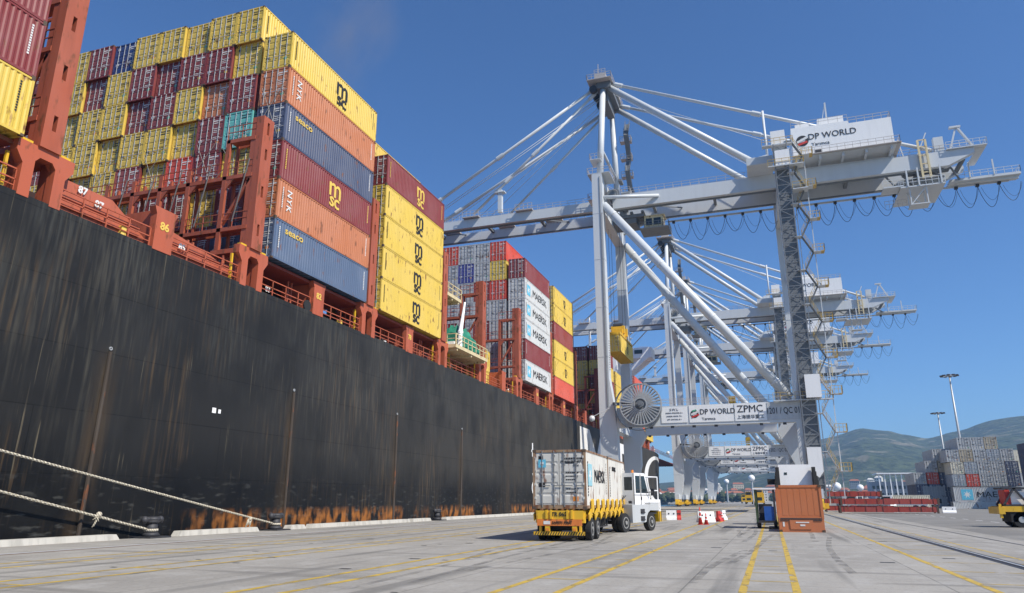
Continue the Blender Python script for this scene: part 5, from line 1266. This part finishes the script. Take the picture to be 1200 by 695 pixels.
# yellow yard machines far up the quay
def machine(x, y, label, hh=5):
    r = empty('straddle_machine', (x, y, 0), label, 'yard machine', 'yellow machines far up the quay')
    g = MB(); g.box(-1.5, 1.5, 0, 5, .9, hh * .7); g.box(-1.2, 1.2, .4, 2.2, hh * .7, hh); g.build('body', M_yel, r)
    g = MB(); g.box(-1.0, 1.0, .37, .395, hh * .74, hh * .95); g.box(-.9, .9, -.02, -.005, 1.6, 2.6); g.build('window', M_glass, r)
    for s_ in (-1, 1):
        for yy in (.8, 4.1): wheel(r, s_ * 1.35, yy, .75, .5, s_)
machine(-9.6, 340, 'square yellow yard machine left of the other yellow one', 5.2); machine(-3.9, 250, 'yellow yard machine nearer the orange flat rack', 5.6); machine(-14.2, 420, 'small distant yellow yard machine', 4.5)

# ------------------------------------------------------------------ port building, town, tanks
pb = empty('port_building', (66, 520, 0), 'long pale port building with a thin flat roof behind the flat racks', 'building')
g = MB(); g.box(-6, 40, 2, 20, 0, 13); g.build('wall', paint('building_blue_grey', (.26, .29, .33)), pb)
g = MB(); g.box(-2, 42, -1, 22, 17.6, 18.3); g.build('roof', M_white, pb)
for i in range(14): g = MB(); g.box(-1 + i * 3.2, -.4 + i * 3.2, 0, .6, 0, 17.6); g.build('column', M_white, pb)
g = MB(); g.box(40, 49, 0, 14, 0, 17.4); g.build('stair_block', paint('building_pink', (.55, .42, .38)), pb)
g = MB()
for zz in (4, 8.5):
    for i in range(18): g.box(-5 + i * 2.5, -3.6 + i * 2.5, 1.93, 1.99, zz, zz + 2)
g.build('window', M_glass, pb)
walls = [paint('house_' + n_, c, .8, 0, .1) for n_, c in (('white', (.60, .58, .54)), ('cream', (.52, .45, .34)), ('pink', (.50, .34, .28)), ('grey', (.36, .37, .38)))]
M_roof = paint('roof_tile', (.30, .10, .05), .8, 0, .2)
protos = []
rnd = random.Random(21)
for k, (w_, d, h_) in enumerate(((10, 9, 7), (13, 10, 10), (9, 9, 13), (17, 11, 8), (20, 14, 6))):
    for m_ in range(2):
        me = {}
        g = MB(); g.box(-w_ / 2, w_ / 2, -d / 2, d / 2, -6, h_); me['wall'] = (g, walls[(k + m_ * 2) % 4])
        g = MB(); g.add([(-w_ / 2 - .5, -d / 2 - .5, h_), (w_ / 2 + .5, -d / 2 - .5, h_), (w_ / 2 + .5, d / 2 + .5, h_), (-w_ / 2 - .5, d / 2 + .5, h_), (-w_ / 2 + 2, 0, h_ + 2.4), (w_ / 2 - 2, 0, h_ + 2.4)], [(0, 1, 5, 4), (1, 2, 5), (2, 3, 4, 5), (3, 0, 4), (3, 2, 1, 0)]); me['roof'] = (g, M_roof if (k + m_) % 3 else walls[0])
        g = MB()
        for zz in range(int(h_ / 3)):
            for i in range(int(w_ / 2.6)): g.box(-w_ / 2 + .8 + i * 2.6, -w_ / 2 + 2 + i * 2.6, -d / 2 - .05, -d / 2 - .01, zz * 3 + 1, zz * 3 + 2.3)
        me['window'] = (g, M_glass)
        protos.append({q: (a.build(q, mt, None)) for q, (a, mt) in me.items()})
P_ = ['among the roofs at the hill foot', 'low on the green hillside']
for i in range(150):
    a = rnd.uniform(-9, 17); rr = 880 + abs(rnd.gauss(0, 1)) * 170
    x, y = rr * math.sin(R(a)), rr * math.cos(R(a)); z = max(0, hill_z(a, rr)) if rr > 905 else 0
    k = rnd.randrange(len(protos)); r = empty('house', (x, y, z), None, 'house', 'houses of the distant town', R(rnd.uniform(-30, 30)))
    r['label'] = 'small pale or red-roofed house of the distant town below the hills'
    for q, ob in protos[k].items(): c = ob.copy(); col.objects.link(c); c.parent = r
for p in protos:
    for ob in p.values(): bpy.data.objects.remove(ob)
for i, (a, d, rad, z, lab) in enumerate(((4.4, 640, 6.5, 12, 'white ball-shaped tank above the top red flat rack'), (5.9, 640, 5, 11, 'white ball-shaped tank left of the pale grey-green container'), (6.9, 640, 5.5, 12, 'white ball-shaped tank above the pale grey-green container'), (-1.3, 600, 5, 18, 'white ball tank on a mast above the yellow machine'), (-3.1, 620, 4, 16, 'smaller white ball tank left of the yellow machine'))):
    x, y = d * math.sin(R(a)), d * math.cos(R(a)); r = empty('ball_tank', (x, y, 0), lab, 'tank', 'white ball-shaped tanks')
    g = MB(); g.ball((0, 0, z), rad * .5, 18, 12); g.build('ball', M_white, r, True)
    g = MB(); g.tube((0, 0, 0), (0, 0, z - rad * .4), .7, n=10); g.build('support', M_galv, r)
# tree line of the far shore
m, n, b = newmat('dark_leaves'); n.links.new(mixc(n, noise_fac(n, .3, 6), (.02, .035, .015), (.06, .08, .03)), b.inputs['Base Color']); b.inputs['Roughness'].default_value = .9
g = MB(); rnd = random.Random(9)
for i in range(420):
    a = rnd.uniform(-12, 18); d = 830 + rnd.random() * 180; x, y = d * math.sin(R(a)), d * math.cos(R(a)); z = max(0, hill_z(a, d)) if d > 905 else 0; s_ = rnd.uniform(3, 6.5)
    for j in range(4): g.ball((x + rnd.uniform(-s_, s_) * .7, y + rnd.uniform(-s_, s_) * .7, z + s_ * rnd.uniform(.5, 1.3)), s_ * rnd.uniform(.45, .8), 6, 4)
tag(g.build('far_woodland', m), 'dark tree belt between the town and the hills', kind='stuff')

# ------------------------------------------------------------------ thin funnel smoke above the ship
m = bpy.data.materials.new('thin_smoke'); m.use_nodes = True; n = m.node_tree; n.nodes.clear()
pv = n.nodes.new('ShaderNodeVolumePrincipled'); pv.inputs['Color'].default_value = (.55, .50, .46, 1)
tc = nd(n, 'ShaderNodeTexCoord'); ln = nd(n, 'ShaderNodeVectorMath', operation='LENGTH'); n.links.new(tc.outputs['Object'], ln.inputs[0])
r1 = nd(n, 'ShaderNodeMapRange'); r1.inputs[1].default_value = 1; r1.inputs[2].default_value = .2; n.links.new(ln.outputs['Value'], r1.inputs[0])
n.links.new(mul(n, mul(n, r1.outputs[0], noise_fac(n, 1.6, 5, lo=.4, hi=.7)), .03), pv.inputs['Density'])
ou = n.nodes.new('ShaderNodeOutputMaterial'); n.links.new(pv.outputs[0], ou.inputs['Volume'])
g = MB(); g.ball((0, 0, 0), 1, 20, 12); o = g.build('smoke', m); o.location = (-112, 170, 146); o.scale = (15, 15, 26); o.rotation_euler = (0, R(25), 0)
tag(o, 'faint brownish smoke plume drifting above the container stacks', kind='stuff')
# ------------------------------------------------------------------ air
m = bpy.data.materials.new('air'); m.use_nodes = True; n = m.node_tree; n.nodes.clear()
pv = n.nodes.new('ShaderNodeVolumePrincipled'); pv.inputs['Color'].default_value = (.36, .62, 1, 1); pv.inputs['Density'].default_value = .00018; pv.inputs['Anisotropy'].default_value = .1
ou = n.nodes.new('ShaderNodeOutputMaterial'); n.links.new(pv.outputs[0], ou.inputs['Volume'])
g = MB(); g.box(-3200, 3400, -240, 3700, -8, 300)
tag(g.build('haze', m), 'pale blue haze over the far hills', kind='stuff')
